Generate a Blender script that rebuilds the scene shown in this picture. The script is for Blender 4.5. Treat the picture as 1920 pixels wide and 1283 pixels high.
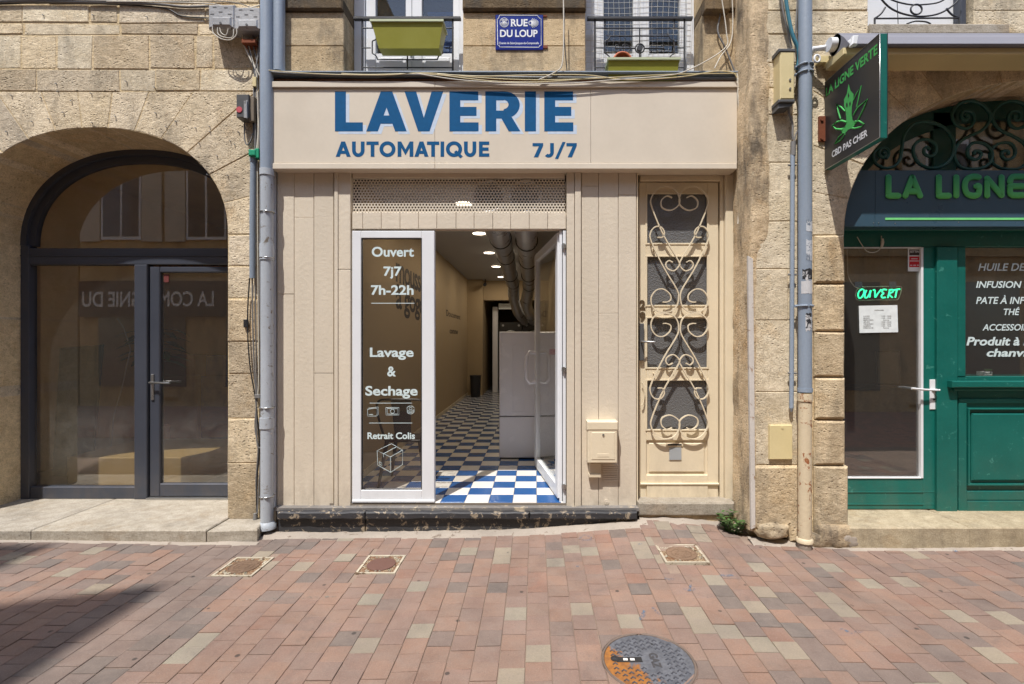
import bpy, bmesh, math, random
from mathutils import Vector, Euler
random.seed(7)
for _o in list(bpy.data.objects): bpy.data.objects.remove(_o)
SC = bpy.context.scene; COL = SC.collection
F, CD, EYE, CX, CY = 914.0, 4.25, 1.62, 1003.0, 641.5      # focal length in px, camera distance from facade, eye height
# ---------------------------------------------------------------- camera
cam = bpy.data.objects.new('camera', bpy.data.cameras.new('camera')); COL.objects.link(cam)
cam.location = (0, -CD, EYE); cam.rotation_euler = (math.pi/2, 0, 0)
cam.data.sensor_width = 36; cam.data.lens = F/1920*36; cam.data.shift_x = -43/1920
cam.data.clip_start = .05; cam.data.clip_end = 500
SC.camera = cam
# ---------------------------------------------------------------- sky + sun
SUN = Vector((.43, 1, -2.2)).normalized()
w = bpy.data.worlds.new('World'); SC.world = w; w.use_nodes = True
nt = w.node_tree; nt.nodes.clear()
sky = nt.nodes.new('ShaderNodeTexSky'); sky.sky_type = 'NISHITA'; sky.sun_disc = False
sky.sun_elevation = math.radians(63.7); sky.sun_rotation = math.radians(203.3)
bg = nt.nodes.new('ShaderNodeBackground'); bg.inputs[1].default_value = .15
wo = nt.nodes.new('ShaderNodeOutputWorld')
nt.links.new(sky.outputs[0], bg.inputs[0]); nt.links.new(bg.outputs[0], wo.inputs[0])
sl = bpy.data.lights.new('sun', 'SUN'); sl.energy = 3.0; sl.angle = math.radians(.53); sl.color = (1, .965, .92)
so = bpy.data.objects.new('sun', sl); COL.objects.link(so); so.rotation_euler = SUN.to_track_quat('-Z', 'Y').to_euler()
so.location = (0, 0, 20)
SC.view_settings.view_transform = 'Standard'; SC.view_settings.look = 'None'
SC.view_settings.exposure = .82; SC.view_settings.gamma = 1
SC.render.engine = 'CYCLES'
SC.cycles.max_bounces = 8; SC.cycles.diffuse_bounces = 5; SC.cycles.transparent_max_bounces = 16
SC.cycles.use_denoising = True; SC.cycles.sample_clamp_indirect = 6
# ---------------------------------------------------------------- materials
def srgb(r, g, b):
    f = lambda c: (c/255/12.92 if c/255 <= .04045 else ((c/255+.055)/1.055)**2.4)
    return (f(r), f(g), f(b))
class NT:
    def __init__(s, name):
        s.m = bpy.data.materials.new(name); s.m.use_nodes = True; s.t = s.m.node_tree; s.t.nodes.clear()
        s.out = s.n('ShaderNodeOutputMaterial')
    def n(s, k, **kw):
        x = s.t.nodes.new(k)
        for a, b in kw.items(): setattr(x, a, b)
        return x
    def l(s, a, b): s.t.links.new(a, b)
    def val(s, sock, v):
        if hasattr(v, 'links') or isinstance(v, bpy.types.NodeSocket): s.l(v, sock)
        else: sock.default_value = v
    def noise(s, vec, scale, detail=4, rough=.55, dist=0):
        x = s.n('ShaderNodeTexNoise'); s.l(vec, x.inputs['Vector'])
        x.inputs['Scale'].default_value = scale; x.inputs['Detail'].default_value = detail
        x.inputs['Roughness'].default_value = rough; x.inputs['Distortion'].default_value = dist
        return x.outputs[0]
    def voro(s, vec, scale, feat='F1'):
        x = s.n('ShaderNodeTexVoronoi', feature=feat); s.l(vec, x.inputs['Vector']); x.inputs['Scale'].default_value = scale
        return x.outputs['Distance']
    def ramp(s, v, lo, hi, a=0., b=1.):
        x = s.n('ShaderNodeMapRange'); x.clamp = True
        s.l(v, x.inputs[0]); x.inputs[1].default_value = lo; x.inputs[2].default_value = hi
        x.inputs[3].default_value = a; x.inputs[4].default_value = b
        return x.outputs[0]
    def math(s, op, a, b=0.):
        x = s.n('ShaderNodeMath', operation=op); s.val(x.inputs[0], a); s.val(x.inputs[1], b); return x.outputs[0]
    def mix(s, fac, a, b, mode='MIX'):
        x = s.n('ShaderNodeMix', data_type='RGBA', blend_type=mode)
        s.val(x.inputs[0], fac)
        for i, v in ((6, a), (7, b)):
            if isinstance(v, tuple): x.inputs[i].default_value = (*v[:3], 1)
            else: s.l(v, x.inputs[i])
        return x.outputs[2]
    def pos(s, stretch=None):
        g = s.n('ShaderNodeNewGeometry').outputs['Position']
        if stretch:
            m = s.n('ShaderNodeMapping'); m.inputs['Scale'].default_value = stretch; s.l(g, m.inputs[0]); g = m.outputs[0]
        return g
    def rnd(s): return s.n('ShaderNodeObjectInfo').outputs['Random']
    def bump(s, h, dist, strength=1.):
        x = s.n('ShaderNodeBump'); x.inputs['Strength'].default_value = strength; x.inputs['Distance'].default_value = dist
        s.l(h, x.inputs['Height']); return x.outputs[0]
    def bsdf(s, col, rough=.6, metal=0., normal=None, spec=.5, emit=None, es=0):
        x = s.n('ShaderNodeBsdfPrincipled')
        if isinstance(col, tuple): x.inputs['Base Color'].default_value = (*col[:3], 1)
        else: s.l(col, x.inputs['Base Color'])
        s.val(x.inputs['Roughness'], rough); s.val(x.inputs['Metallic'], metal)
        x.inputs['Specular IOR Level'].default_value = spec
        if normal: s.l(normal, x.inputs['Normal'])
        if emit: x.inputs['Emission Color'].default_value = (*emit, 1); x.inputs['Emission Strength'].default_value = es
        s.l(x.outputs[0], s.out.inputs[0]); return x
def mul(c, k): return tuple(min(1, v*k) for v in c)
def limestone(name, tones, rough_amt=1., stain=0., pit=1., seed=0, grime=0.):
    t = NT(name); p = t.pos(); ps = t.pos((1, 1, 1.45))
    r = t.rnd()
    c = t.mix(t.ramp(t.noise(p, 1.7+seed*.1, 5, .6), .35, .65), tones[0], tones[1])
    c = t.mix(t.ramp(r, .35, 1, 0, .75), c, tones[2])
    r2 = t.math('FRACT', t.math('MULTIPLY', r, 7.31))
    c = t.mix(1, c, t.mix(r2, (.84, .84, .84), (1.14, 1.14, 1.13)), 'MULTIPLY')
    mid = t.noise(ps, 13, 9, .74, .15)
    c = t.mix(t.ramp(t.noise(p, 4.2, 7, .7, .6), .5, .64, 0, .5), c, mul(tones[1], 1.12)); c = t.mix(t.ramp(t.noise(p, 3.1, 6, .65, .3), .56, .7, 0, .55), c, (tones[0][0]*.95, tones[0][1]*.82, tones[0][2]*.66))
    c = t.mix(1, c, t.mix(t.ramp(mid, .32, .66), (.80, .77, .73), (1.16, 1.16, 1.16)), 'MULTIPLY')
    fine = t.noise(p, 95, 6, .75)
    c = t.mix(1, c, t.mix(t.ramp(fine, .33, .62), (.76, .74, .71), (1.16, 1.16, 1.16)), 'MULTIPLY')
    v = t.voro(ps, 28); pm = t.ramp(t.noise(p, 5, 3), .44, .58)
    pits = t.math('MULTIPLY', t.ramp(v, .12, .3, 1, 0), pm)
    v2 = t.voro(ps, 78); pits2 = t.math('MULTIPLY', t.ramp(v2, .15, .34, 1, 0), t.ramp(t.noise(p, 3.1, 3), .42, .6))
    pa = t.math('MULTIPLY', t.math('MAXIMUM', pits, pits2), pit)
    c = t.mix(t.math('MULTIPLY', pa, .62), c, mul(tones[0], .34))
    if stain:
        sm = t.ramp(t.noise(t.pos((2.6, 2.6, .75)), 1.5, 7, .65), .5, .66, 0, stain)
        c = t.mix(sm, c, (.085, .075, .062))
    if grime:
        z = t.n('ShaderNodeSeparateXYZ'); t.l(p, z.inputs[0])
        g = t.math('MULTIPLY', t.ramp(z.outputs[2], .0, .75, 1, 0), t.ramp(t.noise(p, 3.7, 6, .7), .38, .62))
        c = t.mix(t.math('MULTIPLY', g, grime), c, (.12, .10, .085))
    h = t.math('ADD', t.math('MULTIPLY', mid, 1.0), t.math('MULTIPLY', fine, .32))
    h = t.math('SUBTRACT', h, t.math('MULTIPLY', pa, .55))
    t.bsdf(c, .92, 0, t.bump(h, .014*rough_amt), spec=.2)
    return t.m
def painted(name, col, rough=.45, bump=.0015, var=.07, wear=0., wearcol=(.3, .27, .22), streak=False, metal=0., scale=30, dirt=0.):
    t = NT(name); p = t.pos()
    n1 = t.noise(t.pos((1, 1, .25)) if streak else p, 3.3, 6, .6); n2 = t.noise(p, scale*3, 4, .6)
    c = t.mix(t.ramp(n1, .3, .7), mul(col, 1-var), mul(col, 1+var))
    c = t.mix(1, c, t.mix(t.ramp(n2, .3, .7), (1-var*.5,)*3, (1+var*.5,)*3), 'MULTIPLY')
    c = t.mix(1, c, t.mix(t.rnd(), (1-var*.6,)*3, (1+var*.6,)*3), 'MULTIPLY')
    if wear:
        wm = t.ramp(t.noise(p, 14, 9, .72, .6), .63-wear*.12, .66-wear*.12)
        c = t.mix(wm, c, wearcol)
    if dirt:
        z = t.n('ShaderNodeSeparateXYZ'); t.l(p, z.inputs[0])
        g = t.math('MULTIPLY', t.ramp(z.outputs[2], .15, .7, 1, 0), t.ramp(t.noise(t.pos((1, 1, .5)), 6, 6, .7), .42, .7))
        c = t.mix(t.math('MULTIPLY', g, dirt), c, (.16, .12, .08))
    h = t.math('ADD', t.noise(p, scale, 5, .6), t.math('MULTIPLY', n2, .3))
    t.bsdf(c, t.ramp(n1, .3, .7, rough*.85, min(1, rough*1.2)), metal, t.bump(h, bump))
    return t.m
def plain(name, col, rough=.5, metal=0., emit=None, es=0, spec=.5):
    t = NT(name); p = t.pos()
    c = t.mix(t.ramp(t.noise(p, 25, 4), .3, .7), mul(col, .93), mul(col, 1.06))
    t.bsdf(c, rough, metal, None, spec, emit, es); return t.m
def glass(name, tint=(1, 1, 1), f0=.06, dirt=0., rough=.0, dz=(0, 1), dcol=(.4, .39, .36), base=.0):
    t = NT(name); p = t.pos()
    tr = t.n('ShaderNodeBsdfTransparent'); tr.inputs[0].default_value = (*tint, 1)
    gl = t.n('ShaderNodeBsdfGlossy'); gl.inputs[0].default_value = (1, 1, 1, 1); gl.inputs['Roughness'].default_value = rough
    t.l(t.bump(t.noise(p, 1.2, 1), .0008), gl.inputs['Normal'])
    lw = t.n('ShaderNodeLayerWeight'); lw.inputs[0].default_value = .5      # facing = 1 - |cos|, same from both sides
    fac = t.math('ADD', t.math('MULTIPLY', t.math('POWER', lw.outputs['Facing'], 5.), .8), .04+f0*.5)
    mx = t.n('ShaderNodeMixShader'); t.l(fac, mx.inputs[0]); t.l(tr.outputs[0], mx.inputs[1]); t.l(gl.outputs[0], mx.inputs[2])
    last = mx
    if dirt or base:
        df = t.n('ShaderNodeBsdfDiffuse'); df.inputs[0].default_value = (*dcol, 1)
        z = t.n('ShaderNodeSeparateXYZ'); t.l(p, z.inputs[0])
        band = t.math('MULTIPLY', t.ramp(z.outputs[2], dz[0], dz[0]+.25), t.ramp(z.outputs[2], dz[1]-.15, dz[1]+.1, 1, 0))
        g = t.math('MULTIPLY', band, t.ramp(t.noise(p, 4.5, 9, .75, .5), .3, .7))
        sp = t.ramp(t.noise(p, 120, 3, .6), .35, .7, .5, 1.2)
        g = t.math('ADD', t.math('MULTIPLY', t.math('MULTIPLY', g, sp), dirt), base)
        m2 = t.n('ShaderNodeMixShader'); t.l(g, m2.inputs[0]); t.l(mx.outputs[0], m2.inputs[1]); t.l(df.outputs[0], m2.inputs[2]); last = m2
    t.l(last.outputs[0], t.out.inputs[0]); return t.m
def paver_mat(name, col, var=.12):
    t = NT(name); p = t.pos()
    isl = t.n('ShaderNodeNewGeometry').outputs['Random Per Island']
    r = t.math('FRACT', t.math('ADD', t.rnd(), isl))
    c = t.mix(r, mul(col, 1-var), mul(col, 1+var))
    c = t.mix(t.math('FRACT', t.math('MULTIPLY', r, 5.7)), c, t.mix(1, c, (1.06, .98, .93), 'MULTIPLY'))
    n = t.noise(p, 130, 6, .8); c = t.mix(1, c, t.mix(t.ramp(n, .34, .64), (.82,)*3, (1.13,)*3), 'MULTIPLY')
    big = t.noise(p, 2.2, 7, .65); c = t.mix(1, c, t.mix(t.ramp(big, .32, .68), (.70, .71, .73), (1.06, 1.05, 1.03)), 'MULTIPLY')
    c = t.mix(t.ramp(t.noise(p, 7, 8, .7, .5), .42, .72, .12, .5), c, (.27, .215, .18))
    c = t.mix(t.ramp(t.noise(p, 1.1, 9, .78, .4), .54, .66, 0, .42), c, (.11, .09, .08)); c = t.mix(t.ramp(t.voro(p, 85), .10, .18, .55, 0), c, (.33, .28, .24)); c = t.mix(t.ramp(t.noise(p, 42, 4, .8), .64, .72, 0, .5), c, (.07, .055, .05))      # pale dust
    gum = t.voro(p, 4.6); gm = t.ramp(gum, .05, .07, 1, 0)                                   # old chewing gum
    gm = t.math('MULTIPLY', gm, t.ramp(t.noise(p, 2.5, 2), .40, .45))
    c = t.mix(t.math('MULTIPLY', gm, .75), c, (.035, .032, .03))
    h = t.math('ADD', n, t.math('MULTIPLY', t.noise(p, 30, 5, .6), .8))
    t.bsdf(c, .85, 0, t.bump(h, .003), spec=.3); return t.m
STONE_L = limestone('weathered_limestone', [srgb(216, 198, 166), srgb(224, 208, 180), srgb(214, 202, 182)], 1.1, stain=.42, pit=1)
STONE_LD = limestone('rough_limestone', [srgb(204, 184, 152), srgb(212, 194, 164), srgb(198, 186, 166)], 1.2, stain=.25, pit=1, seed=3, grime=.5)
STONE_M = limestone('smooth_limestone', [srgb(188, 166, 132), srgb(202, 182, 148), srgb(180, 166, 142)], .5, stain=.7, pit=.6, seed=5)
STONE_R = limestone('pale_limestone', [srgb(216, 202, 174), srgb(224, 212, 188), srgb(212, 198, 172)], .75, stain=.4, pit=.9, seed=8, grime=.35)
STONE_RB = limestone('rusticated_limestone', [srgb(212, 192, 158), srgb(220, 204, 174), srgb(204, 184, 152)], 1.2, stain=.35, pit=.9, seed=9, grime=.7)
STONE_S = limestone('stained_limestone', [srgb(206, 182, 146), srgb(212, 192, 160), srgb(192, 174, 148)], 1.1, stain=.8, pit=.8, seed=2, grime=.4)
MORTAR = limestone('lime_mortar', [srgb(216, 196, 158), srgb(224, 204, 168), srgb(210, 192, 158)], 1.2, pit=.6, seed=4)
STEP = limestone('doorstep_limestone', [srgb(160, 153, 141), srgb(168, 161, 149), srgb(154, 146, 132)], .5, stain=.25, pit=.4, seed=6)
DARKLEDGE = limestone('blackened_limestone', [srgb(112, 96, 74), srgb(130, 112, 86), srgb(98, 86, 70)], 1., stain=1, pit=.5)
CREAM = painted('cream_paint', srgb(213, 201, 181), .5, .003, .055, streak=True, dirt=.42)
CREAM_S = painted('cream_board', srgb(211, 200, 182), .42, .0008, .03, scale=8, dirt=.1)
CREAM_D = painted('cream_door_paint', srgb(222, 208, 180), .4, .0014, .04, dirt=.45)
CREAM_B = painted('beige_enamel', srgb(214, 198, 150), .45, .0008, .04, dirt=.1)
WALLI = painted('interior_beige_wall', srgb(176, 156, 124), .8, .001, .03)
CEIL = painted('ceiling_plaster', srgb(176, 174, 172), .9, .001, .02)
BLACKP = painted('black_bitumen_paint', (.03, .03, .033), .6, .006, .25, wear=.62, wearcol=srgb(150, 136, 116), scale=22)
WHITE = painted('white_aluminium', srgb(226, 228, 230), .35, .0004, .03, dirt=.12)
GREYF = painted('anthracite_frame', srgb(66, 70, 80), .38, .0005, .06, dirt=.3)
ZINC = painted('blue_grey_zinc', srgb(140, 152, 166), .45, .0012, .1, streak=True)
ZINCL = painted('pale_grey_zinc', srgb(178, 184, 190), .5, .0012, .1, streak=True, wear=.25, wearcol=srgb(120, 110, 98))
IRONC = painted('cream_cast_iron', srgb(206, 190, 160), .55, .003, .08, wear=.45, wearcol=srgb(150, 92, 52), streak=True)
GREYB = painted('grey_metal_box', srgb(160, 160, 160), .45, .002, .16, metal=.3, wear=.15, wearcol=srgb(90, 86, 80))
DGREY = painted('dark_grey_plastic', srgb(84, 84, 84), .5, .001, .08)
BLACK = plain('black_rubber', (.02, .02, .022), .5)
IRON = painted('black_wrought_iron', (.03, .03, .034), .5, .001, .15)
GREENP = painted('green_gloss_paint', srgb(18, 100, 90), .36, .0012, .10, dirt=.25, wear=.12, wearcol=srgb(60, 130, 118), scale=18)
GREENI = painted('dark_green_iron', srgb(28, 82, 76), .38, .001, .08)
PANELB = painted('blue_grey_panel', srgb(58, 84, 100), .3, .0003, .04, scale=5)
LGREEN = plain('bright_green_vinyl', srgb(84, 176, 96), .7, spec=.1)
LGREEN2 = plain('light_green_stripe', srgb(120, 214, 130), .4)
BLUE = plain('petrol_blue_letter', srgb(14, 84, 132), .7, spec=.15)
PALEB = plain('pale_blue_shade', srgb(196, 210, 226), .7, spec=.15)
NAVY = painted('blue_enamel', srgb(26, 42, 128), .15, .0003, .05)
LWHITE = plain('white_lettering', srgb(226, 228, 230), .5)
LTEAL = plain('pale_vinyl', srgb(206, 222, 222), .5)
LBLK = plain('black_lettering', srgb(62, 54, 50), .6)
OLIVE = painted('olive_plastic', srgb(146, 144, 52), .4, .0006, .05)
TERRA = painted('terracotta', srgb(196, 110, 74), .8, .001, .06)
RUST = painted('rusty_iron', srgb(126, 66, 36), .85, .002, .2)
STEEL = painted('brushed_steel', srgb(180, 180, 178), .3, .0002, .04, metal=.85)
FOIL = painted('aluminium_foil_duct', srgb(210, 210, 210), .3, .0012, .08, metal=.55, scale=40)
DARKI = plain('dark_interior', srgb(70, 60, 50), .9)
RED = plain('red_print', srgb(196, 28, 40), .5)
PAPER = plain('white_paper', srgb(226, 232, 232), .8)
LEAF = painted('green_leaf', (.06, .13, .03), .5, .001, .3)
PLASTW = painted('white_appliance_enamel', srgb(244, 244, 248), .25, .0003, .02)
PIPEB = plain('white_cable', srgb(206, 200, 186), .6)
CABG = plain('grey_cable', srgb(120, 118, 116), .6)
TEALC = plain('teal_conduit', srgb(52, 116, 134), .5)
GTAPE = plain('green_tape', srgb(20, 150, 110), .5)
SILV = plain('silver_tape', srgb(150, 152, 156), .4, .3)
AWNG = painted('grey_awning_canvas', srgb(120, 120, 128), .8, .001, .05)
GLASS = glass('clear_glass', (.96, .975, .97), .02, base=.012)
GLASSD = glass('dark_shop_glass', (.93, .92, .90), .17, dirt=.14, dz=(.3, .95), base=.022)
GLASSG = glass('tinted_shop_glass', (.88, .87, .85), .20, base=.035)
GLASSDR = glass('door_glass', (.93, .92, .90), .03, base=.01)
GLASSF = NT('frosted_glass')
_b = GLASSF.bsdf(srgb(104, 104, 104), .22, 0, GLASSF.bump(GLASSF.voro(GLASSF.pos(), 90), .004)); GLASSF = GLASSF.m
TILE_W = painted('white_floor_tile', srgb(226, 222, 214), .22, .0004, .03)
TILE_B = painted('blue_floor_tile', srgb(38, 88, 146), .22, .0004, .06)
GROUT = plain('tile_grout', srgb(120, 110, 98), .9)
WOOD = painted('raw_plywood', srgb(178, 152, 100), .6, .001, .06)
# ---------------------------------------------------------------- mesh helpers
def px(x, y=0.): return (x-CX)*(CD+y)/F
def pz(p, y=0.): return EYE-(p-CY)*(CD+y)/F
class MB:
    def __init__(s): s.v = []; s.f = []; s.m = []; s.sm = []
    def add(s, vs, fs, mi=0, smooth=False):
        k = len(s.v); s.v += [tuple(v) for v in vs]
        for f in fs: s.f.append(tuple(i+k for i in f)); s.m.append(mi); s.sm.append(smooth)
        return s
    def box(s, x0, x1, y0, y1, z0, z1, mi=0):
        v = [(x, y, z) for x in (x0, x1) for y in (y0, y1) for z in (z0, z1)]
        return s.add(v, [(0, 1, 3, 2), (4, 6, 7, 5), (0, 4, 5, 1), (2, 3, 7, 6), (0, 2, 6, 4), (1, 5, 7, 3)], mi)
    def prism(s, poly, y0, y1, b=0., mi=0):
        """polygon in the facade plane (x, z), front at y0, back at y1, front edge chamfered by b"""
        n = len(poly); area = sum(poly[i][0]*poly[(i+1) % n][1]-poly[(i+1) % n][0]*poly[i][1] for i in range(n))
        if area < 0: poly = poly[::-1]
        rings = []
        if b: rings = [(inset(poly, b), y0), (poly, y0+b), (poly, y1)]
        else: rings = [(poly, y0), (poly, y1)]
        v = [(x, y, z) for pl, y in rings for x, z in pl]; R = len(rings)
        f = [tuple(range(n)), tuple(range((R-1)*n, R*n))[::-1]]
        for r in range(R-1):
            for i in range(n):
                j = (i+1) % n; f.append((r*n+i, r*n+j, (r+1)*n+j, (r+1)*n+i))
        return s.add(v, f, mi)
    def pbox(s, x0, x1, p0, p1, yf, yb, b=.003, mi=0):
        X0, X1, Z1, Z0 = px(x0, yf), px(x1, yf), pz(p0, yf), pz(p1, yf)
        return s.prism([(X0, Z0), (X1, Z0), (X1, Z1), (X0, Z1)], yf, yb, b, mi)
    def rect(s, x0, x1, z0, z1, yf, yb, b=.003, mi=0):
        return s.prism([(x0, z0), (x1, z0), (x1, z1), (x0, z1)], yf, yb, b, mi)
    def tube(s, pts, r, n=8, mi=0, flat=1., closed=False, caps=True):
        """round tube along pts; flat scales it along y"""
        P = [Vector(p) for p in pts]; m = len(P)
        if m < 2: return s
        rr = r if isinstance(r, (list, tuple)) else [r]*m
        T = []
        for i in range(m):
            a = P[i-1] if i or closed else P[0]; c = P[(i+1) % m] if i < m-1 or closed else P[-1]
            t = (c-a); T.append(t.normalized() if t.length > 1e-9 else Vector((0, 0, 1)))
        up = Vector((0, 1, 0)) if abs(T[0].y) < .9 else Vector((1, 0, 0))
        v = []
        for i in range(m):
            side = T[i].cross(up)
            if side.length < 1e-4: side = T[i].cross(Vector((1, 0, 0)))
            side.normalize(); u2 = side.cross(T[i]).normalized()
            for k in range(n):
                a = 2*math.pi*k/n
                o = side*math.cos(a)*rr[i]+u2*math.sin(a)*rr[i]
                if flat != 1: o.y *= flat
                v.append(P[i]+o)
        f = []
        for i in range(m if closed else m-1):
            for k in range(n):
                j = (i+1) % m; f.append((i*n+k, i*n+(k+1) % n, j*n+(k+1) % n, j*n+k))
        s.add(v, f, mi, True)
        if caps and not closed: s.add(v[:n], [tuple(range(n))[::-1]], mi); s.add(v[-n:], [tuple(range(n))], mi)
        return s
    def cyl(s, p0, p1, r, n=16, mi=0, r2=None): 
        return s.tube([p0, p1], [r, r if r2 is None else r2], n, mi)
    def build(s, name, mats, parent=None, **tags):
        me = bpy.data.meshes.new(name); off = Vector((0, 0, 0)); q = parent
        while q: off += q.location; q = q.parent
        me.from_pydata([(x-off.x, y-off.y, z-off.z) for x, y, z in s.v], [], s.f)
        if not isinstance(mats, (list, tuple)): mats = [mats]
        for m in mats: me.materials.append(m)
        me.polygons.foreach_set('material_index', s.m); me.polygons.foreach_set('use_smooth', s.sm)
        bm = bmesh.new(); bm.from_mesh(me); bmesh.ops.recalc_face_normals(bm, faces=bm.faces); bm.to_mesh(me); bm.free()
        o = bpy.data.objects.new(name, me); COL.objects.link(o)
        if parent: o.parent = parent
        for k, v in tags.items(): o[k] = v
        return o
def inset(poly, d):
    n = len(poly); out = []
    for i in range(n):
        p0, p1, p2 = Vector(poly[i-1]), Vector(poly[i]), Vector(poly[(i+1) % n])
        e1 = (p1-p0).normalized(); e2 = (p2-p1).normalized()
        n1 = Vector((-e1.y, e1.x)); n2 = Vector((-e2.y, e2.x)); bis = n1+n2
        if bis.length < 1e-6: bis = n1
        k = bis.dot(n1)
        out.append(tuple(p1+bis*(d/max(k, .35))))
    return out
def thing(name, label, cat, loc=(0, 0, 0), group=None):
    o = bpy.data.objects.new(name, None); COL.objects.link(o); o.location = loc; o.empty_display_size = .1
    o['label'] = label; o['category'] = cat
    if group: o['group'] = group
    return o
def single(o, label, cat, group=None):
    o['label'] = label; o['category'] = cat
    if group: o['group'] = group
    return o
def smooth_path(pts, k=6, closed=False):
    P = [Vector(p) for p in pts]; n = len(P); out = []
    for i in range(n if closed else n-1):
        p0 = P[i-1] if i or closed else P[0]; p1 = P[i]; p2 = P[(i+1) % n]; p3 = P[(i+2) % n] if (i+2 < n or closed) else P[-1]
        for j in range(k):
            t = j/k
            out.append(.5*((2*p1)+(p2-p0)*t+(2*p0-5*p1+4*p2-p3)*t*t+(3*p1-p0-3*p2+p3)*t**3))
    if not closed: out.append(P[-1])
    return out
def fp(pts, y, k=6, closed=False):      # photo measurements on the plane y -> smoothed 3-D path
    return smooth_path([(px(a, y), y, pz(b, y)) for a, b in pts], k, closed)
# ---- lettering
_capc = {}
def text_mesh(body, bold=0., shear=0., space=1.):
    c = bpy.data.curves.new('t', 'FONT'); c.body = body; c.size = 1; c.offset = bold; c.shear = shear; c.space_character = space
    c.resolution_u = 4; c.fill_mode = 'FRONT'; c.dimensions = '2D'
    o = bpy.data.objects.new('t', c); COL.objects.link(o)
    dg = bpy.context.evaluated_depsgraph_get(); me = bpy.data.meshes.new_from_object(o.evaluated_get(dg))
    v = [(p.co.x, p.co.y) for p in me.vertices]; f = [tuple(p.vertices) for p in me.polygons]
    bpy.data.objects.remove(o); bpy.data.curves.remove(c); bpy.data.meshes.remove(me)
    return v, f
def text(mb, body, O, U, V, width, cap=None, bold=.0, shear=0., space=1., mi=0):
    """lettering from baseline start O along U, up V, given width and cap height in metres"""
    key = (bold,)
    if key not in _capc:
        hv, _ = text_mesh('H', bold); _capc[key] = (min(y for x, y in hv), max(y for x, y in hv))
    y0, y1 = _capc[key]; v, f = text_mesh(body, bold, shear, space)
    a = min(x for x, y in v); b = max(x for x, y in v); sx = width/(b-a)
    sy = cap/(y1-y0) if cap else sx
    O, U, V = Vector(O), Vector(U), Vector(V)
    return mb.add([O+U*((x-a)*sx)+V*((y-y0)*sy) for x, y in v], f, mi)
def ptext(mb, body, x0, x1, base, top, y, **k):
    O = (px(x0, y), y, pz(base, y))
    return text(mb, body, O, (1, 0, 0), (0, 0, 1), px(x1, y)-px(x0, y), (pz(top, y)-pz(base, y)) if top is not None else None, **k)
def outline_mesh(loops):
    c = bpy.data.curves.new('g', 'CURVE'); c.dimensions = '2D'; c.fill_mode = 'BOTH'
    for lp in loops:
        sp = c.splines.new('POLY'); sp.points.add(len(lp)-1); sp.use_cyclic_u = True
        for q, (x, y) in zip(sp.points, lp): q.co = (x, y, 0, 1)
    o = bpy.data.objects.new('g', c); COL.objects.link(o)
    dg = bpy.context.evaluated_depsgraph_get(); me = bpy.data.meshes.new_from_object(o.evaluated_get(dg))
    v = [(p.co.x, p.co.y) for p in me.vertices]; f = [tuple(p.vertices) for p in me.polygons]
    bpy.data.objects.remove(o); bpy.data.curves.remove(c); bpy.data.meshes.remove(me); return v, f
def arc(cx, cy, rx, ry, a0, a1, n=14):
    return [(cx+rx*math.cos(math.radians(a0+(a1-a0)*i/n)), cy+ry*math.sin(math.radians(a0+(a1-a0)*i/n))) for i in range(n+1)]
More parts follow.
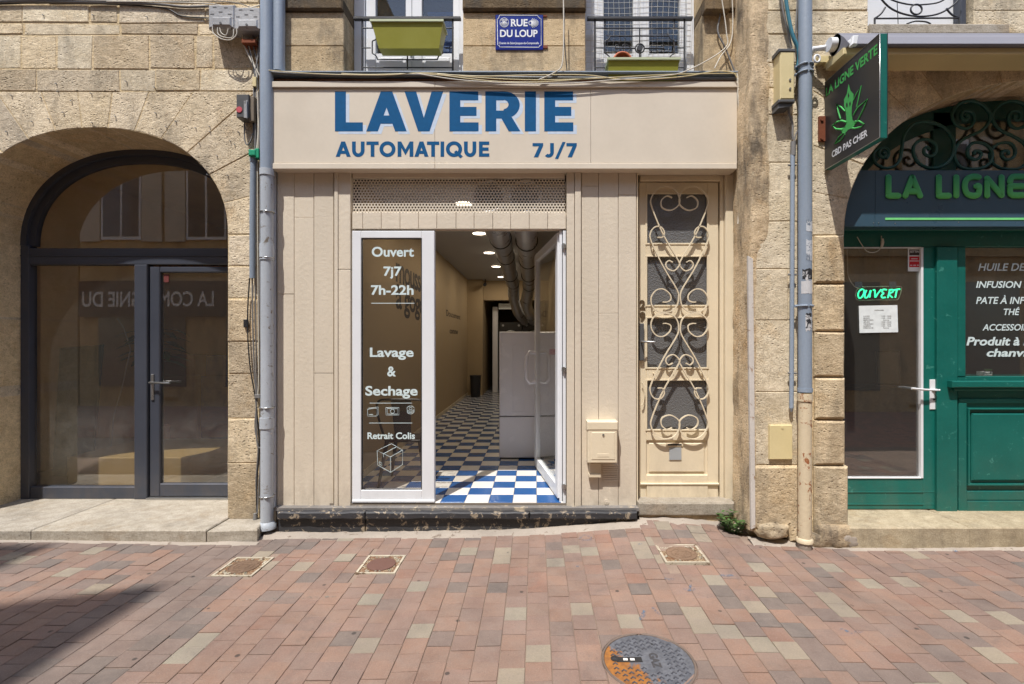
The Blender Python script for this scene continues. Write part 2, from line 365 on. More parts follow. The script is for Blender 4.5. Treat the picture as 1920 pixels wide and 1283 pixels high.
def glyph(ch, W, s, h):
    """bold geometric capitals: width W, stem s, bar h, height 1; returns lists of loops (each list = one filled shape)"""
    if ch == 'L': return [[[(0, 0), (W, 0), (W, h), (s, h), (s, 1), (0, 1)]]]
    if ch == 'I': return [[[(0, 0), (W, 0), (W, 1), (0, 1)]]]
    if ch == 'T': return [[[(W/2-s/2, 0), (W/2+s/2, 0), (W/2+s/2, 1-h), (W, 1-h), (W, 1), (0, 1), (0, 1-h), (W/2-s/2, 1-h)]]]
    if ch == 'E':
        m = .5; return [[[(0, 0), (W, 0), (W, h), (s, h), (s, m-h/2), (W*.93, m-h/2), (W*.93, m+h/2), (s, m+h/2), (s, 1-h), (W*.99, 1-h), (W*.99, 1), (0, 1)]]]
    if ch == 'A':
        k = s*1.06; c = W/2; t = s*.52
        sl = lambda z: (c-t)*z           # outer left edge x at height z
        iw = lambda z: sl(z)+k
        b0, b1 = .19, .19+h*.92; zt = (c-k)/(c-t)
        return [[[(0, 0), (k, 0), (iw(b0), b0), (W-iw(b0), b0), (W-k, 0), (W, 0), (c+t, 1), (c-t, 1)], [(iw(b1), b1), (W-iw(b1), b1), (c, min(zt, .8))]]]
    if ch == 'V':
        k = s*1.06; c = W/2; t = s*.52
        return [[[(0, 1), (k, 1), (c, .34), (W-k, 1), (W, 1), (c+t, 0), (c-t, 0)]]]
    if ch == 'M': return [[[(0, 0), (s, 0), (s, .58), (W/2, .1), (W-s, .58), (W-s, 0), (W, 0), (W, 1), (W-s*.95, 1), (W/2, .48), (s*.95, 1), (0, 1)]]]
    if ch in 'OQ':
        o = [[arc(W/2, .5, W/2, .515, 0, 345, 30), arc(W/2, .5, W/2-s, .515-h*1.05, 0, 345, 30)]]
        if ch == 'Q': o.append([[(W*.5, .30), (W*.64, .42), (W*1.04, .03), (W*.9, -.1)]])
        return o
    if ch == 'U': return [[[(0, 1), (s, 1), (s, .42)]+arc(W/2, .42, W/2-s, .42-h, 180, 360)+[(W-s, 1), (W, 1), (W, .42)]+arc(W/2, .42, W/2, .435, 0, -180)]]
    if ch == 'J': return [[[(W-s, 1), (W, 1), (W, .36)]+arc(W/2, .36, W/2, .375, 0, -135)+arc(W/2, .36, W/2-s*.95, .37-h, -135, 0)+[(W-s, .36)]]]
    if ch == 'R':
        m0 = .34; 
        o = [(0, 0), (s, 0), (s, m0-.02), (W*.47, m0-.02), (W*.68, 0), (W*1.02, 0), (W*.76, .37)]+arc(W*.55, .66, W*.45, .34, -58, 90, 14)+[(0, 1)]
        return [[o, [(s, m0+h*.8), (W*.52, m0+h*.8)]+arc(W*.52, .66+.012, W*.45-s*.93, .34-h-.0, -80, 80, 10)+[(W*.52, 1-h), (s, 1-h)]]]
    if ch == '7': return [[[(W*.12, 0), (W*.12+s*1.15, 0), (W, 1-h*.8), (W, 1), (0, 1), (0, 1-h), (W*.6, 1-h)]]]
    if ch == '/': return [[[(0, -.12), (s*.85, -.12), (W, 1.08), (W-s*.85, 1.08)]]]
    return []
def glyphs(mb, items, base, top, y, s_px, h_rel, dx=0, dy=0, mi=0, depth=.002):
    for ch, x0, x1 in items:
        H = abs(base-top); W = (x1-x0)/H; k = 0
        for loops in glyph(ch, W, s_px/H, h_rel):
            v, f = outline_mesh(loops); yy = y-k*.0003; k += 1
            mb.add([(px(x0+a*H+dx, y), yy, pz(base-b*H+dy, y)) for a, b in v], f, mi)
# ---- superellipse arches
def se(th, a, b, n): 
    c, s_ = abs(math.cos(th)), abs(math.sin(th)); r = ((c/a)**n+(s_/b)**n)**(-1/n); return r*math.cos(th), r*math.sin(th)
def arc_strip(mb, cx, zs, a1, b1, a2, b2, y0, y1, n=2.2, seg=36, mi=0, t0=0, t1=math.pi):
    v = []; f = []
    for i in range(seg+1):
        th = t0+(t1-t0)*i/seg
        for (a, b) in ((a1, b1), (a2, b2)):
            x, z = se(th, a, b, n)
            v += [(cx+x, y0, zs+z), (cx+x, y1, zs+z)]
    for i in range(seg):
        k = i*4; j = k+4
        f += [(k, j, j+2, k+2), (k+1, k+3, j+3, j+1), (k, k+1, j+1, j), (k+2, j+2, j+3, k+3)]
    f += [(0, 2, 3, 1), (seg*4, seg*4+1, seg*4+3, seg*4+2)]
    return mb.add(v, f, mi)
def jit(poly, a): return [(x+random.uniform(-a, a), z+random.uniform(-a, a)) for x, z in poly]
def stone(parent, poly, y0, y1, m, gap=.004, b=.005, j=.004, proud=.004, name='stone'):
    mb = MB(); poly = list(poly)
    n = len(poly); area = sum(poly[i][0]*poly[(i+1) % n][1]-poly[(i+1) % n][0]*poly[i][1] for i in range(n))
    if area < 0: poly = poly[::-1]
    poly = jit(inset(poly, gap), j)
    mb.prism(poly, y0-random.uniform(0, proud), y1, b); return mb.build(name, m, parent)
def arch_wall(parent, cx, a, b, zs, nexp, rx0, rx1, rtop, yf, yb, nv, mat, core, seam=.002, gap=.004):
    """voussoirs fanning from the arch to the rectangle (rx0..rx1, rtop)"""
    def outer(th):
        c, s_ = math.cos(th), math.sin(th); r = 1e9
        if s_ > 1e-6: r = min(r, (rtop-zs)/s_)
        if c > 1e-6: r = min(r, (rx1-cx)/c)
        if c < -1e-6: r = min(r, (rx0-cx)/c)
        return (cx+r*c, zs+r*s_)
    corners = [(math.atan2(rtop-zs, rx1-cx), (rx1, rtop)), (math.atan2(rtop-zs, rx0-cx), (rx0, rtop))]
    ths = [math.pi*i/nv for i in range(nv+1)]
    for i in range(nv):
        t0, t1 = ths[i], ths[i+1]; inn = []
        for k in range(5):
            x, z = se(t0+(t1-t0)*k/4, a, b, nexp); inn.append((cx+x, zs+z))
        out = [outer(t0)]+[p for t, p in corners if t0 < t < t1]+[outer(t1)]
        stone(parent, inn[::-1]+out, yf, yb, mat, gap=gap, b=.004, j=.003)
    # mortar core behind the faces
    mb = MB(); seg = 40; v = []; f = []
    for i in range(seg+1):
        th = math.pi*i/seg; x, z = se(th, a+seam, b+seam, nexp); o = outer(th)
        v += [(cx+x, yf+seam, zs+z), (cx+x, yb-seam, zs+z), (o[0], yf+seam, o[1]), (o[0], yb-seam, o[1])]
    for i in range(seg):
        k = i*4; j = k+4
        f += [(k, j, j+2, k+2), (k, k+1, j+1, j), (k+1, k+3, j+3, j+1)]
    mb.add(v, f)
    for t, p in corners:   # fill the clipped corners
        mb.box(p[0]-.2 if p[0] > cx else p[0], p[0] if p[0] > cx else p[0]+.2, yf+seam+.001, yb-seam-.001, p[1]-.2, p[1])
    mb.build('mortar_bed', core, parent)
def courses(parent, x0, x1, zedges, yf, yb, mat, wmin=.35, wmax=.75, mats=None, cuts=None, gap=.004, b=.006, j=.003, proud=.006):
    for i in range(len(zedges)-1):
        z0, z1 = zedges[i], zedges[i+1]; xs = [x0]
        if cuts and i in cuts: xs += cuts[i]+[x1]
        else:
            x = x0+random.uniform(wmin*.4, wmax)
            while x < x1-wmin*.5: xs.append(x); x += random.uniform(wmin, wmax)
            xs.append(x1)
        for a, c in zip(xs, xs[1:]):
            stone(parent, [(a, z0), (c, z0), (c, z1), (a, z1)], yf, yb, random.choice(mats) if mats else mat, gap, b, j, proud)
# ================================================================ GROUND
def gz(x, y): return .085*math.exp(-((x-1.05)/.75)**2)*math.exp(min(0, y+.1)/.55) + .012*math.sin(x*1.3+1)
def sheet(mb, x0, x1, y0, y1, nx, ny, dz):
    v = []; f = []
    for j in range(ny+1):
        for i in range(nx+1):
            x = x0+(x1-x0)*i/nx; y = y0+(y1-y0)*j/ny; v.append((x, y, (gz(x, y) if y < .1 else 0)+dz))
    for j in range(ny):
        for i in range(nx):
            a = j*(nx+1)+i; f.append((a, a+1, a+nx+2, a+nx+1))
    return mb.add(v, f, 0, True)
_t = NT('far_paving'); _p = _t.pos()
_br = _t.n('ShaderNodeTexBrick'); _t.l(_p, _br.inputs[0]); _br.inputs['Scale'].default_value = 1; _br.inputs['Brick Width'].default_value = .135
_br.inputs['Row Height'].default_value = .132; _br.inputs['Mortar Size'].default_value = .003; _br.offset = .5
_br.inputs['Color1'].default_value = (*srgb(176, 126, 106), 1); _br.inputs['Color2'].default_value = (*srgb(150, 118, 104), 1); _br.inputs['Mortar'].default_value = (*srgb(90, 74, 64), 1)
_t.bsdf(_br.outputs[0], .9); FARPAV = _t.m
JOINT = painted('sandy_joint', srgb(132, 114, 100), .95, .002, .2)
CEMENT = painted('cement_fillet', srgb(158, 147, 134), .95, .004, .16, wear=.3, wearcol=srgb(120, 106, 92))
street = MB(); street.box(-60, 60, -60, -3.0, -.3, -.002); street.box(-60, 60, .3, 60, -.35, -.06); street.build('street', FARPAV, kind='structure')
pave = sheet(MB(), -8, 8, -3.2, .35, 80, 24, -.006).build('pavement', JOINT, kind='structure')
PV = [paver_mat('salmon_paver', srgb(143, 117, 102), .07), paver_mat('rose_paver', srgb(139, 115, 103), .07), paver_mat('brick_red_paver', srgb(142, 111, 96), .06),
      paver_mat('beige_paver', srgb(151, 143, 126), .05), paver_mat('grey_paver', srgb(113, 104, 98), .06), paver_mat('mauve_brown_paver', srgb(124, 109, 101), .05)]
PW, PL = .132, .136
covers = [(-2.262, -1.968, -.86, -.555), (-1.268, -.978, -.835, -.535), (.93, 1.255, -.77, -.45)]     # x0 x1 y0 y1
GC = (.571, -1.80, .232)
def pavcol(x, y):
    r = random.random()
    if -2.72 < x < -2.02+.1*math.sin(y*3): return 5 if r < .86 else 4 if r < .97 else 0
    if y > -.46 and x < -1.7: return 5 if r < .7 else 4
    if x > 1.6 and r < .1: return 5
    return 0 if r < .42 else 1 if r < .74 else 2 if r < .785 else 3 if r < .895 else 4 if r < .945 else 5
pav = []; ncol = int(9.6/PW)
for i in range(ncol):
    x0 = -4.8+i*PW; ph = (i % 2)*PL*.5+random.uniform(-.02, .02); y = -3.0+ph
    while y < -.02:
        L = PL*random.choice([1, 1, 1, .97, 1.04])
        xc, yc = x0+PW/2, y+L/2; y1 = min(y+L, -.06)
        skip = y1-y < .03
        if xc < -2.24 and y1 > -.33: y1 = -.33; skip = skip or y1-y < .03
        if xc > 2.42 and y1 > -.44: y1 = -.44; skip = skip or y1-y < .03
        if 1.7 < xc <= 2.42 and y1 > -.4: y1 = -.4; skip = skip or y1-y < .03
        if -2.3 < xc < .92 and y1 > -.20: y1 = -.20; skip = skip or y1-y < .03
        if not skip: pav.append([x0, x0+PW, y, y1, pavcol(xc, yc)])
        y += L
def cutrect(p):
    x0, x1, y0, y1, c = p
    for (a, b, d, e) in covers:
        ox = min(x1, b)-max(x0, a); oy = min(y1, e)-max(y0, d)
        if ox > 0 and oy > 0:
            if ox < .66*(x1-x0) and ox < (x1-x0)-.015:
                if x0 < a: x1 = a
                else: x0 = b
            elif oy < (y1-y0)-.015:
                if y0 < d: y1 = d
                else: y0 = e
            else: return None
    return [x0, x1, y0, y1, c]
pav = [q for q in (cutrect(p) for p in pav) if q]
def pav_shape(x0, x1, y0, y1):
    g = .001+random.uniform(0, .0014); q = [(x0+g, y0+g), (x1-g, y0+g), (x1-g, y1-g), (x0+g, y1-g)]
    q = [(x+random.uniform(-.0012, .0012), y+random.uniform(-.0012, .0012)) for x, y in q]
    cx, cy, r = GC; out = []
    d = [math.hypot(x-cx, y-cy) for x, y in q]
    if min(d) < r+.004:
        if max(d) < r+.01: return None
        n = 4; seg = []                      # cut the paver round the gas cover
        for i in range(n):
            a, b = Vector(q[i]), Vector(q[(i+1) % n])
            for k in range(8): seg.append(a+(b-a)*k/8)
        o = []
        inside = [(p-Vector((cx, cy))).length < r+.004 for p in seg]
        if all(inside): return None
        for p, ins in zip(seg, inside):
            v = p-Vector((cx, cy))
            if ins: v = v.normalized()*(r+.004)
            o.append((cx+v.x, cy+v.y))
        q2 = [o[0]]
        for p in o[1:]:
            if math.hypot(p[0]-q2[-1][0], p[1]-q2[-1][1]) > .002: q2.append(p)
        return q2
    return q
def pav_mesh(mb, q, x0, y0, mi=0):
    n = len(q); cx = sum(p[0] for p in q)/n; cy = sum(p[1] for p in q)/n
    b = .0028; tx, ty = random.gauss(0, .008), random.gauss(0, .008); dz = random.gauss(0, .0012)
    Z = lambda x, y, k: gz(x, y)+dz+tx*(x-cx)+ty*(y-cy)-k
    inn = [(x+(cx-x)*b/.066, y+(cy-y)*b/.066) for x, y in q]
    v = [(x-x0, y-y0, Z(x, y, 0)) for x, y in inn]+[(x-x0, y-y0, Z(x, y, .0022)) for x, y in q]+[(x-x0, y-y0, Z(x, y, .02)) for x, y in q]
    f = [tuple(range(n))]
    for r in (0, 1):
        for i in range(n): j = (i+1) % n; f.append((r*n+i, r*n+j, (r+1)*n+j, (r+1)*n+i))
    mb.add(v, f, mi)
def seen(p):
    xc, yc = (p[0]+p[1])/2, (p[2]+p[3])/2; d = yc+CD
    if d < .5: return False
    X, Y = CX+xc*F/d, CY+EYE*F/d; return -10 < X < 1930 and Y < 1295
vis = sorted([p for p in pav if seen(p)], key=lambda p: p[2]); near = vis[:298]; nid = {id(p) for p in near}
for p in near:
    q = pav_shape(*p[:4])
    if not q: continue
    xc, yc = (p[0]+p[1])/2, (p[2]+p[3])/2; mb = MB(); pav_mesh(mb, q, xc, yc)
    o = mb.build('paver', PV[p[4]], pave); o.location = (xc, yc, 0)
rest = MB()
for p in pav:
    if id(p) in nid: continue
    q = pav_shape(*p[:4])
    if q: pav_mesh(rest, q, 0, 0, p[4])
rest.build('paving_field', PV, pave, kind='stuff')
cm = MB()    # cement fillets along the foot of the facades
def fillet(x0, x1, y0, y1, h=.012):
    n = max(2, int((x1-x0)/.05)); v = []; f = []
    for i in range(n+1):
        x = x0+(x1-x0)*i/n; jy = random.uniform(-.012, .012)
        v += [(x, y0+jy, gz(x, y0)-.004), (x, (y0+y1)/2, gz(x, y0)+h*random.uniform(.1, .8)), (x, y1, gz(x, y1)+h*random.uniform(.6, 1.3))]
    for i in range(n): k = i*3; f += [(k, k+3, k+4, k+1), (k+1, k+4, k+5, k+2)]
    cm.add(v, f, 0, True)
fillet(-2.28, .95, -.235, -.09); fillet(.9, 1.8, -.14, -.02, .02); fillet(1.72, 2.5, -.43, -.30, .02); fillet(2.42, 5.8, -.455, -.38, .008); fillet(-6, -2.24, -.345, -.28, .006)
cm.build('cement_fillet', CEMENT, pave)
# chalk and spray marks on the paving (flat paint)
def markmat(name, col, cover):
    t = NT(name); p = t.pos(); d = t.n('ShaderNodeBsdfDiffuse'); d.inputs[0].default_value = (*col, 1); tr = t.n('ShaderNodeBsdfTransparent'); mx = t.n('ShaderNodeMixShader')
    t.l(t.ramp(t.noise(p, 60, 7, .75), .62-cover*.3, .70-cover*.1, 0, .85), mx.inputs[0]) ; t.l(tr.outputs[0], mx.inputs[1]); t.l(d.outputs[0], mx.inputs[2]); t.l(mx.outputs[0], t.out.inputs[0]); return t.m
SPRAYB = markmat('blue_spray_paint', srgb(84, 128, 158), .45); CHALK = markmat('white_chalk', srgb(196, 184, 174), .3); TEALP = markmat('faded_teal_paint', srgb(112, 130, 122), .3)
def gmark(pts, wd, m, name='paint_mark'):
    P = []
    for a, b in pts:
        d = F*EYE/(b-CY); x = (a-CX)*d/F; y = d-CD; d = F*(EYE-gz(x, y))/(b-CY); P.append(((a-CX)*d/F, d-CD, 0))
    P = smooth_path(P, 5); mb = MB(); v = []; f = []
    for i, p in enumerate(P):
        t = (P[min(i+1, len(P)-1)]-P[max(i-1, 0)]).normalized(); nn = Vector((-t.y, t.x, 0)); ww = wd*random.uniform(.6, 1.15)*(.4 if i in (0, len(P)-1) else 1)
        for s in (-1, 1): q = p+nn*ww*s; v.append((q.x, q.y, gz(q.x, q.y)+.0045))
    for i in range(len(P)-1): f.append((2*i, 2*i+2, 2*i+3, 2*i+1))
    return mb.add(v, f).build(name, m, pave)
gmark([(1085, 1010), (1095, 1003), (1108, 1006), (1104, 1012), (1092, 1012)], .012, SPRAYB)
gmark([(1200, 1163), (1206, 1154), (1208, 1145)], .013, SPRAYB); gmark([(1223, 1140), (1233, 1150), (1238, 1152)], .011, SPRAYB)
gmark([(1080, 1063), (1089, 1062)], .011, SPRAYB); gmark([(1196, 1019), (1204, 1017)], .012, SPRAYB); gmark([(1246, 1085), (1256, 1087), (1264, 1086)], .011, SPRAYB)
gmark([(1281, 1104), (1294, 1108), (1303, 1105)], .012, SPRAYB); gmark([(1296, 1096), (1293, 1104), (1290, 1110)], .009, SPRAYB)
gmark([(1343, 1080), (1360, 1080), (1375, 1080)], .012, SPRAYB); gmark([(1576, 1180), (1595, 1187), (1618, 1185)], .014, SPRAYB)
gmark([(1785, 1034), (1798, 1034)], .02, SPRAYB)
gmark([(515, 1055), (560, 1051), (620, 1050)], .008, CHALK); gmark([(750, 1056), (790, 1057), (820, 1056)], .006, CHALK); gmark([(1415, 1175), (1430, 1167), (1445, 1160)], .008, CHALK)
gmark([(440, 1128), (480, 1125), (540, 1122), (640, 1120)], .009, TEALP); gmark([(360, 1030), (385, 1024), (402, 1020)], .008, TEALP)
# ---------------------------------------------------------------- manhole covers
CAST = NT('ornate_cast_iron'); _p = CAST.pos()
_v = CAST.voro(_p, 55, 'DISTANCE_TO_EDGE'); _e = CAST.ramp(_v, .05, .12)
_c = CAST.mix(_e, srgb(196, 180, 148), srgb(110, 84, 62)); _c = CAST.mix(CAST.ramp(CAST.noise(_p, 12, 5), .4, .65), _c, srgb(120, 82, 56))
CAST.bsdf(_c, .7, .2, CAST.bump(_v, .004)); CAST = CAST.m
CASTD = painted('worn_cast_iron', srgb(128, 104, 84), .6, .002, .2, metal=.2, scale=60)
CASTR = painted('brown_cast_iron', srgb(108, 78, 68), .55, .001, .12, metal=.2)
CASTW = painted('whitish_cast_rim', srgb(176, 166, 146), .7, .002, .16, wear=.7, wearcol=srgb(110, 90, 70))
lab = ['small square cast iron cover nearest the drainpipe by the left doorstep', 'small square cover with smooth brown round lid before the white glass door', 'small square rusty cover in the paving before the cream residential door']
for i, (a, b, c, d) in enumerate(covers):
    zc = gz((a+b)/2, (c+d)/2); t = thing('manhole_cover', lab[i], 'manhole cover', ((a+b)/2, (c+d)/2, zc), 'small square service covers in the paving')
    cx, cy = (a+b)/2, (c+d)/2; fr = MB(); g = .004; w_ = .016
    for (p, q, r, s) in ((a+g, b-g, c+g, c+g+w_), (a+g, b-g, d-g-w_, d-g), (a+g, a+g+w_, c+g+w_, d-g-w_), (b-g-w_, b-g, c+g+w_, d-g-w_)): fr.box(p, q, r, s, zc-.03, zc+.004)
    fr.build('rim', CASTW, t)
    pl = MB(); pl.box(a+g+w_, b-g-w_, c+g+w_, d-g-w_, zc-.03, zc-.002)
    rb = MB(); R = (b-a)*.34
    for k in range(44):      # raised scrollwork round the lid
        an = random.uniform(0, 6.28); rr = random.uniform(R*1.12, R*1.42)
        x, y = cx+rr*math.cos(an), cy+rr*math.sin(an)
        if not (a+.03 < x < b-.03 and c+.03 < y < d-.03): continue
        P = [(x+.012*math.cos(an+u)*(1-u/8), y+.012*math.sin(an+u)*(1-u/8), zc+.001) for u in range(6)]
        rb.tube(P, .0028, 4)
    pl.build('plate', CAST, t); rb.build('scrollwork', CASTW, t)
    ring = MB(); P = [(cx+R*math.cos(u*math.pi/16), cy+R*math.sin(u*math.pi/16), zc+.001) for u in range(32)]; ring.tube(P, .004, 5, closed=True)
    if i != 1:
        for rr in (.66, .36):
            P = [(cx+R*rr*math.cos(u*math.pi/12), cy+R*rr*math.sin(u*math.pi/12), zc+.001) for u in range(24)]; ring.tube(P, .003, 4, closed=True)
        for k in range(30):
            an = random.uniform(0, 6.28); rr = R*random.uniform(.15, .9); ring.tube([(cx+rr*math.cos(an), cy+rr*math.sin(an), zc+.001), (cx+(rr+.018)*math.cos(an+.2), cy+(rr+.018)*math.sin(an+.2), zc+.001)], .0025, 4)
    lid = ring; lid.cyl((cx, cy, zc-.01), (cx, cy, zc+.0005+(.003 if i == 1 else 0)), R*.98, 28); lid.build('lid', CASTR if i == 1 else CASTD, t)
gx, gy, gr = GC; zc = gz(gx, gy)
t = thing('gas_cover', 'large round cast iron gas cover with rust patch, reading GAZ', 'manhole cover', (gx, gy, zc))
GI = NT('painted_gas_cover_iron'); _p = GI.pos(); _s = GI.n('ShaderNodeSeparateXYZ'); GI.l(_p, _s.inputs[0])
_m = GI.math('ADD', GI.math('MULTIPLY', GI.math('SUBTRACT', _s.outputs[0], gx-.12), 4.5), GI.math('MULTIPLY', GI.math('SUBTRACT', _s.outputs[1], gy+.02), 3.0))
_m = GI.math('ADD', _m, GI.math('MULTIPLY', GI.math('SUBTRACT', GI.noise(_p, 14, 6, .7), .5), 1.6))
_c = GI.mix(GI.ramp(GI.noise(_p, 40, 5), .35, .65), srgb(84, 86, 92), srgb(108, 110, 116)); _c = GI.mix(GI.ramp(_m, -.05, .08), GI.mix(GI.ramp(GI.noise(_p, 30, 5), .35, .7), srgb(164, 108, 50), srgb(124, 82, 50)), _c)
GI.bsdf(_c, .5, .1, GI.bump(GI.noise(_p, 160, 4), .001)); GI = GI.m
m = MB(); m.cyl((gx, gy, zc-.03), (gx, gy, zc), gr-.012, 56); m.build('lid', GI, t)
m = MB(); P = [(gx+(gr-.005)*math.cos(u*math.pi/30), gy+(gr-.005)*math.sin(u*math.pi/30), zc) for u in range(60)]; m.tube(P, .007, 6, closed=True); m.build('rim', painted('rusty_rim', srgb(104, 90, 80), .7, .001, .2), t)
m = MB()
for iu in range(-6, 7):          # anti-slip chevrons
    for iv in range(-6, 7):
        u, v = gx+iu*.034, gy+iv*.034+(iu % 2)*.017
        if math.hypot(u-gx, v-gy) > gr-.035 or (abs(v-gy+.0) < .035 and -.17 < u-gx < .0) or (abs(u-gx-.035) < .036 and abs(v-gy-.005) < .085): continue
        m.tube([(u-.012, v-.006, zc), (u, v+.006, zc+.0005), (u+.012, v-.006, zc)], .0045, 4)
m.build('tread', painted('shade_toned_tread_iron', srgb(74, 74, 80), .55, .001, .15), t, kind='stuff')  # chevrons coloured darker to stand in for shade in the relief
m = MB(); text(m, 'GAZ', (gx+.012, gy+.065, zc+.0016), (0, -1, 0), (1, 0, 0), .115, .045, bold=.045)
m.build('lettering', painted('dark_letter_iron', srgb(66, 64, 66), .6, .001, .1), t)
m = MB(); m.cyl((gx-.165, gy+.02, zc-.004), (gx-.165, gy+.02, zc+.003), .022, 16); m.box(gx-.16, gx-.03, gy-.006, gy+.032, zc-.004, zc+.002); m.build('key_slot', BLACK, t)
m = MB(); [m.box(gx-.125+k*.035, gx-.103+k*.035, gy+.004, gy+.02, zc, zc+.004) for k in (0, 1)]; m.build('key_lug', TILE_W, t)
m = MB(); m.cyl((gx+.05, gy+.14, zc-.002), (gx+.05, gy+.14, zc+.0015), .006, 10); m.build('bolt_hole', BLACK, t)

# ================================================================ LEFT BUILDING
LB = thing('stone_building', 'rough tan limestone building with arched grey shop window on the left', 'building', (-4, .25, 0))
LCX, LA, LBB, LZS = px(178), 249/215.06, .93, pz(440); LR1, LTOP = px(486), pz(172)
arch_wall(LB, LCX, LA, LBB, LZS, 2.2, -5.62, LR1, LTOP, 0, .5, 13, STONE_L, MORTAR)
ze = [pz(v) for v in (172, 130, 66, 44, 8)]+[4.85, 5.15, 5.5]
cuts = {0: [px(v) for v in (-60, 68, 225, 292, 375)], 1: [px(v) for v in (-150, -40, 40, 106, 174, 280, 366, 400)], 2: [px(v) for v in (-90, 45, 226, 372)],
        3: [px(v) for v in (-120, 42, 168, 222, 385)], 4: [px(v) for v in (-60, 90, 250, 400)]}
courses(LB, -6.6, LR1, ze, 0, .3, STONE_L, cuts=cuts, wmin=.45, wmax=.9, mats=[STONE_L]*7+[STONE_LD, STONE_R], proud=.005, j=.007, b=.005, gap=.006)
zj = [.06]+[pz(v) for v in (868, 785, 700, 640, 560, 500)]+[LZS]
courses(LB, LCX+LA, LR1, zj, 0, .5, STONE_L, wmin=1, wmax=1, mats=[STONE_L, STONE_LD], proud=.008, j=.007, b=.007)
zj = [.06, .42, .8, 1.1, 1.5, 1.86, 2.2, LZS]
courses(LB, -5.62, LCX-LA, zj, 0, .5, STONE_L, wmin=1, wmax=1)
courses(LB, -6.6, -5.62, zj[:-1]+[LZS, 2.95, 3.4, LTOP], 0, .3, STONE_L, wmin=1, wmax=1)
m = MB(); m.box(LCX+LA+.002, LR1-.002, .002, .6, -.1, LZS); m.box(-5.62, LCX-LA-.002, .002, .6, -.1, LZS); m.box(-6.6, -5.615, .003, .5, -.1, LTOP); m.box(-6.6, LR1-.002, .002, .5, LTOP-.001, 5.5)
m.build('mortar_bed', MORTAR, LB)
m = MB(); m.box(-6.6, -2.36, .3, 6, 5.5, 5.6); m.box(-6.6, -6.5, .5, 6, -.1, 5.5); m.build('rear_wall', DARKI, LB)
for k, (a, b, yb) in enumerate(((-5.62, -4.085, .62), (-4.08, -2.665, .62), (-2.66, -2.27, -.012))):
    m = MB(); ztop = .094 if k < 2 else .085
    q = [(a, -.30 if k < 2 else -.295), (b-.003, -.30 if k < 2 else -.26), (b-.003 if k < 2 else b-.08, yb), (a, yb)]
    n = 4; bb = .008; inn = inset(q, bb)
    v = [(x, y, ztop) for x, y in inn]+[(x, y, ztop-bb) for x, y in q]+[(x, y, -.1) for x, y in q]
    m.add(v, [tuple(range(4))]+[(r*n+i, r*n+(i+1) % n, (r+1)*n+(i+1) % n, (r+1)*n+i) for r in (0, 1) for i in range(n)]).build('doorstep', STEP, LB)
# anchor pins left in the wall
pins = [(83, 30), (176, 30), (277, 33), (107, 158), (110, 173), (23, 180), (78, 184), (172, 176), (135, 190), (238, 154), (291, 165), (120, 212), (93, 224), (62, 229), (174, 231), (217, 219), (293, 213), (331, 229), (14, 248), (368, 241), (394, 238), (313, 239), (449, 249), (375, 270), (433, 266), (408, 293), (390, 328), (428, 330), (441, 272), (395, 248)]
pin = MB(); pin.tube([(0, .02, 0), (0, -.017, 0)], .0045, 6)
p0 = pin.build('anchor_pin', SILV, LB)
for i, (a, b) in enumerate(pins):
    o = p0 if i == 0 else p0.copy()
    if i: COL.objects.link(o); o.parent = LB
    o.location = Vector((px(a), 0, pz(b)))-LB.location; 
    if i == 0: 
        for vv in o.data.vertices: vv.co += LB.location
# glazed shopfront in the arch, set back .5 m
YG = .5
sf = MB()
arc_strip(sf, LCX, LZS, LA+.04, LBB+.04, LA-.05, LBB-.05, YG-.02, YG+.06); arc_strip(sf, LCX, LZS, LA-.05, LBB-.05, LA-.115, LBB-.115, YG+.01, YG+.06)
X = lambda v: px(v, YG); Z = lambda v: pz(v, YG)
xl, xr = LCX-LA+.002, LCX+LA+.03
sf.rect(xl, X(58), .094, LZS, YG-.02, YG+.06); sf.rect(LCX+LA-.10, xr, .094, LZS, YG-.02, YG+.06)
sf.rect(X(40), xr, Z(497), Z(466), YG-.015, YG+.055, .008); sf.rect(X(40), xr, Z(481), Z(479), YG-.022, YG-.015, 0)
sf.rect(X(58), X(257), .094, Z(913), YG-.01, YG+.06, .006); sf.rect(X(255), X(279), .094, Z(497), YG-.025, YG+.06, .006)
sfo = sf.build('shopfront_frame', GREYF, LB)
m = MB(); m.box(X(58), X(257), YG+.035, YG+.041, Z(913), Z(497)); m.build('pane', GLASSD, sfo)
m = MB(); v = [(LCX+se(math.pi*i/40, LA-.1, LBB-.1, 2.2)[0], LZS+se(math.pi*i/40, LA-.1, LBB-.1, 2.2)[1]) for i in range(41)]
v = v+[(LCX-LA+.1, Z(468)), (LCX+LA-.1, Z(468))]; m.prism(v, YG+.035, YG+.041); m.build('fanlight_pane', GLASSD, sfo)
dr = MB(); xd0, xd1 = X(281), LCX+LA-.10
for (a, b, c, d) in ((xd0, X(300), .115, Z(500)), (xd1-.1, xd1, .115, Z(500)), (X(300), xd1-.1, Z(511), Z(500)), (X(300), xd1-.1, .115, Z(907))): dr.rect(a, b, c, d, YG-.005, YG+.05, .008)
dro = dr.build('glazed_door', GREYF, LB)
m = MB(); m.box(X(299), xd1-.09, YG+.02, YG+.026, Z(908), Z(510)); m.build('pane', GLASSD, dro)
m = MB(); m.rect(X(285), X(290), Z(750), Z(702), YG-.016, YG-.004, .002); m.tube([(X(287), YG-.01, Z(717)), (X(287), YG-.05, Z(717)), (X(326), YG-.055, Z(717.5))], .009, 8); m.build('handle', STEEL, dro)
m = MB(); m.box(xd0, xd1, YG-.05, YG+.0, .094, .112); m.build('threshold', STEEL, LB)
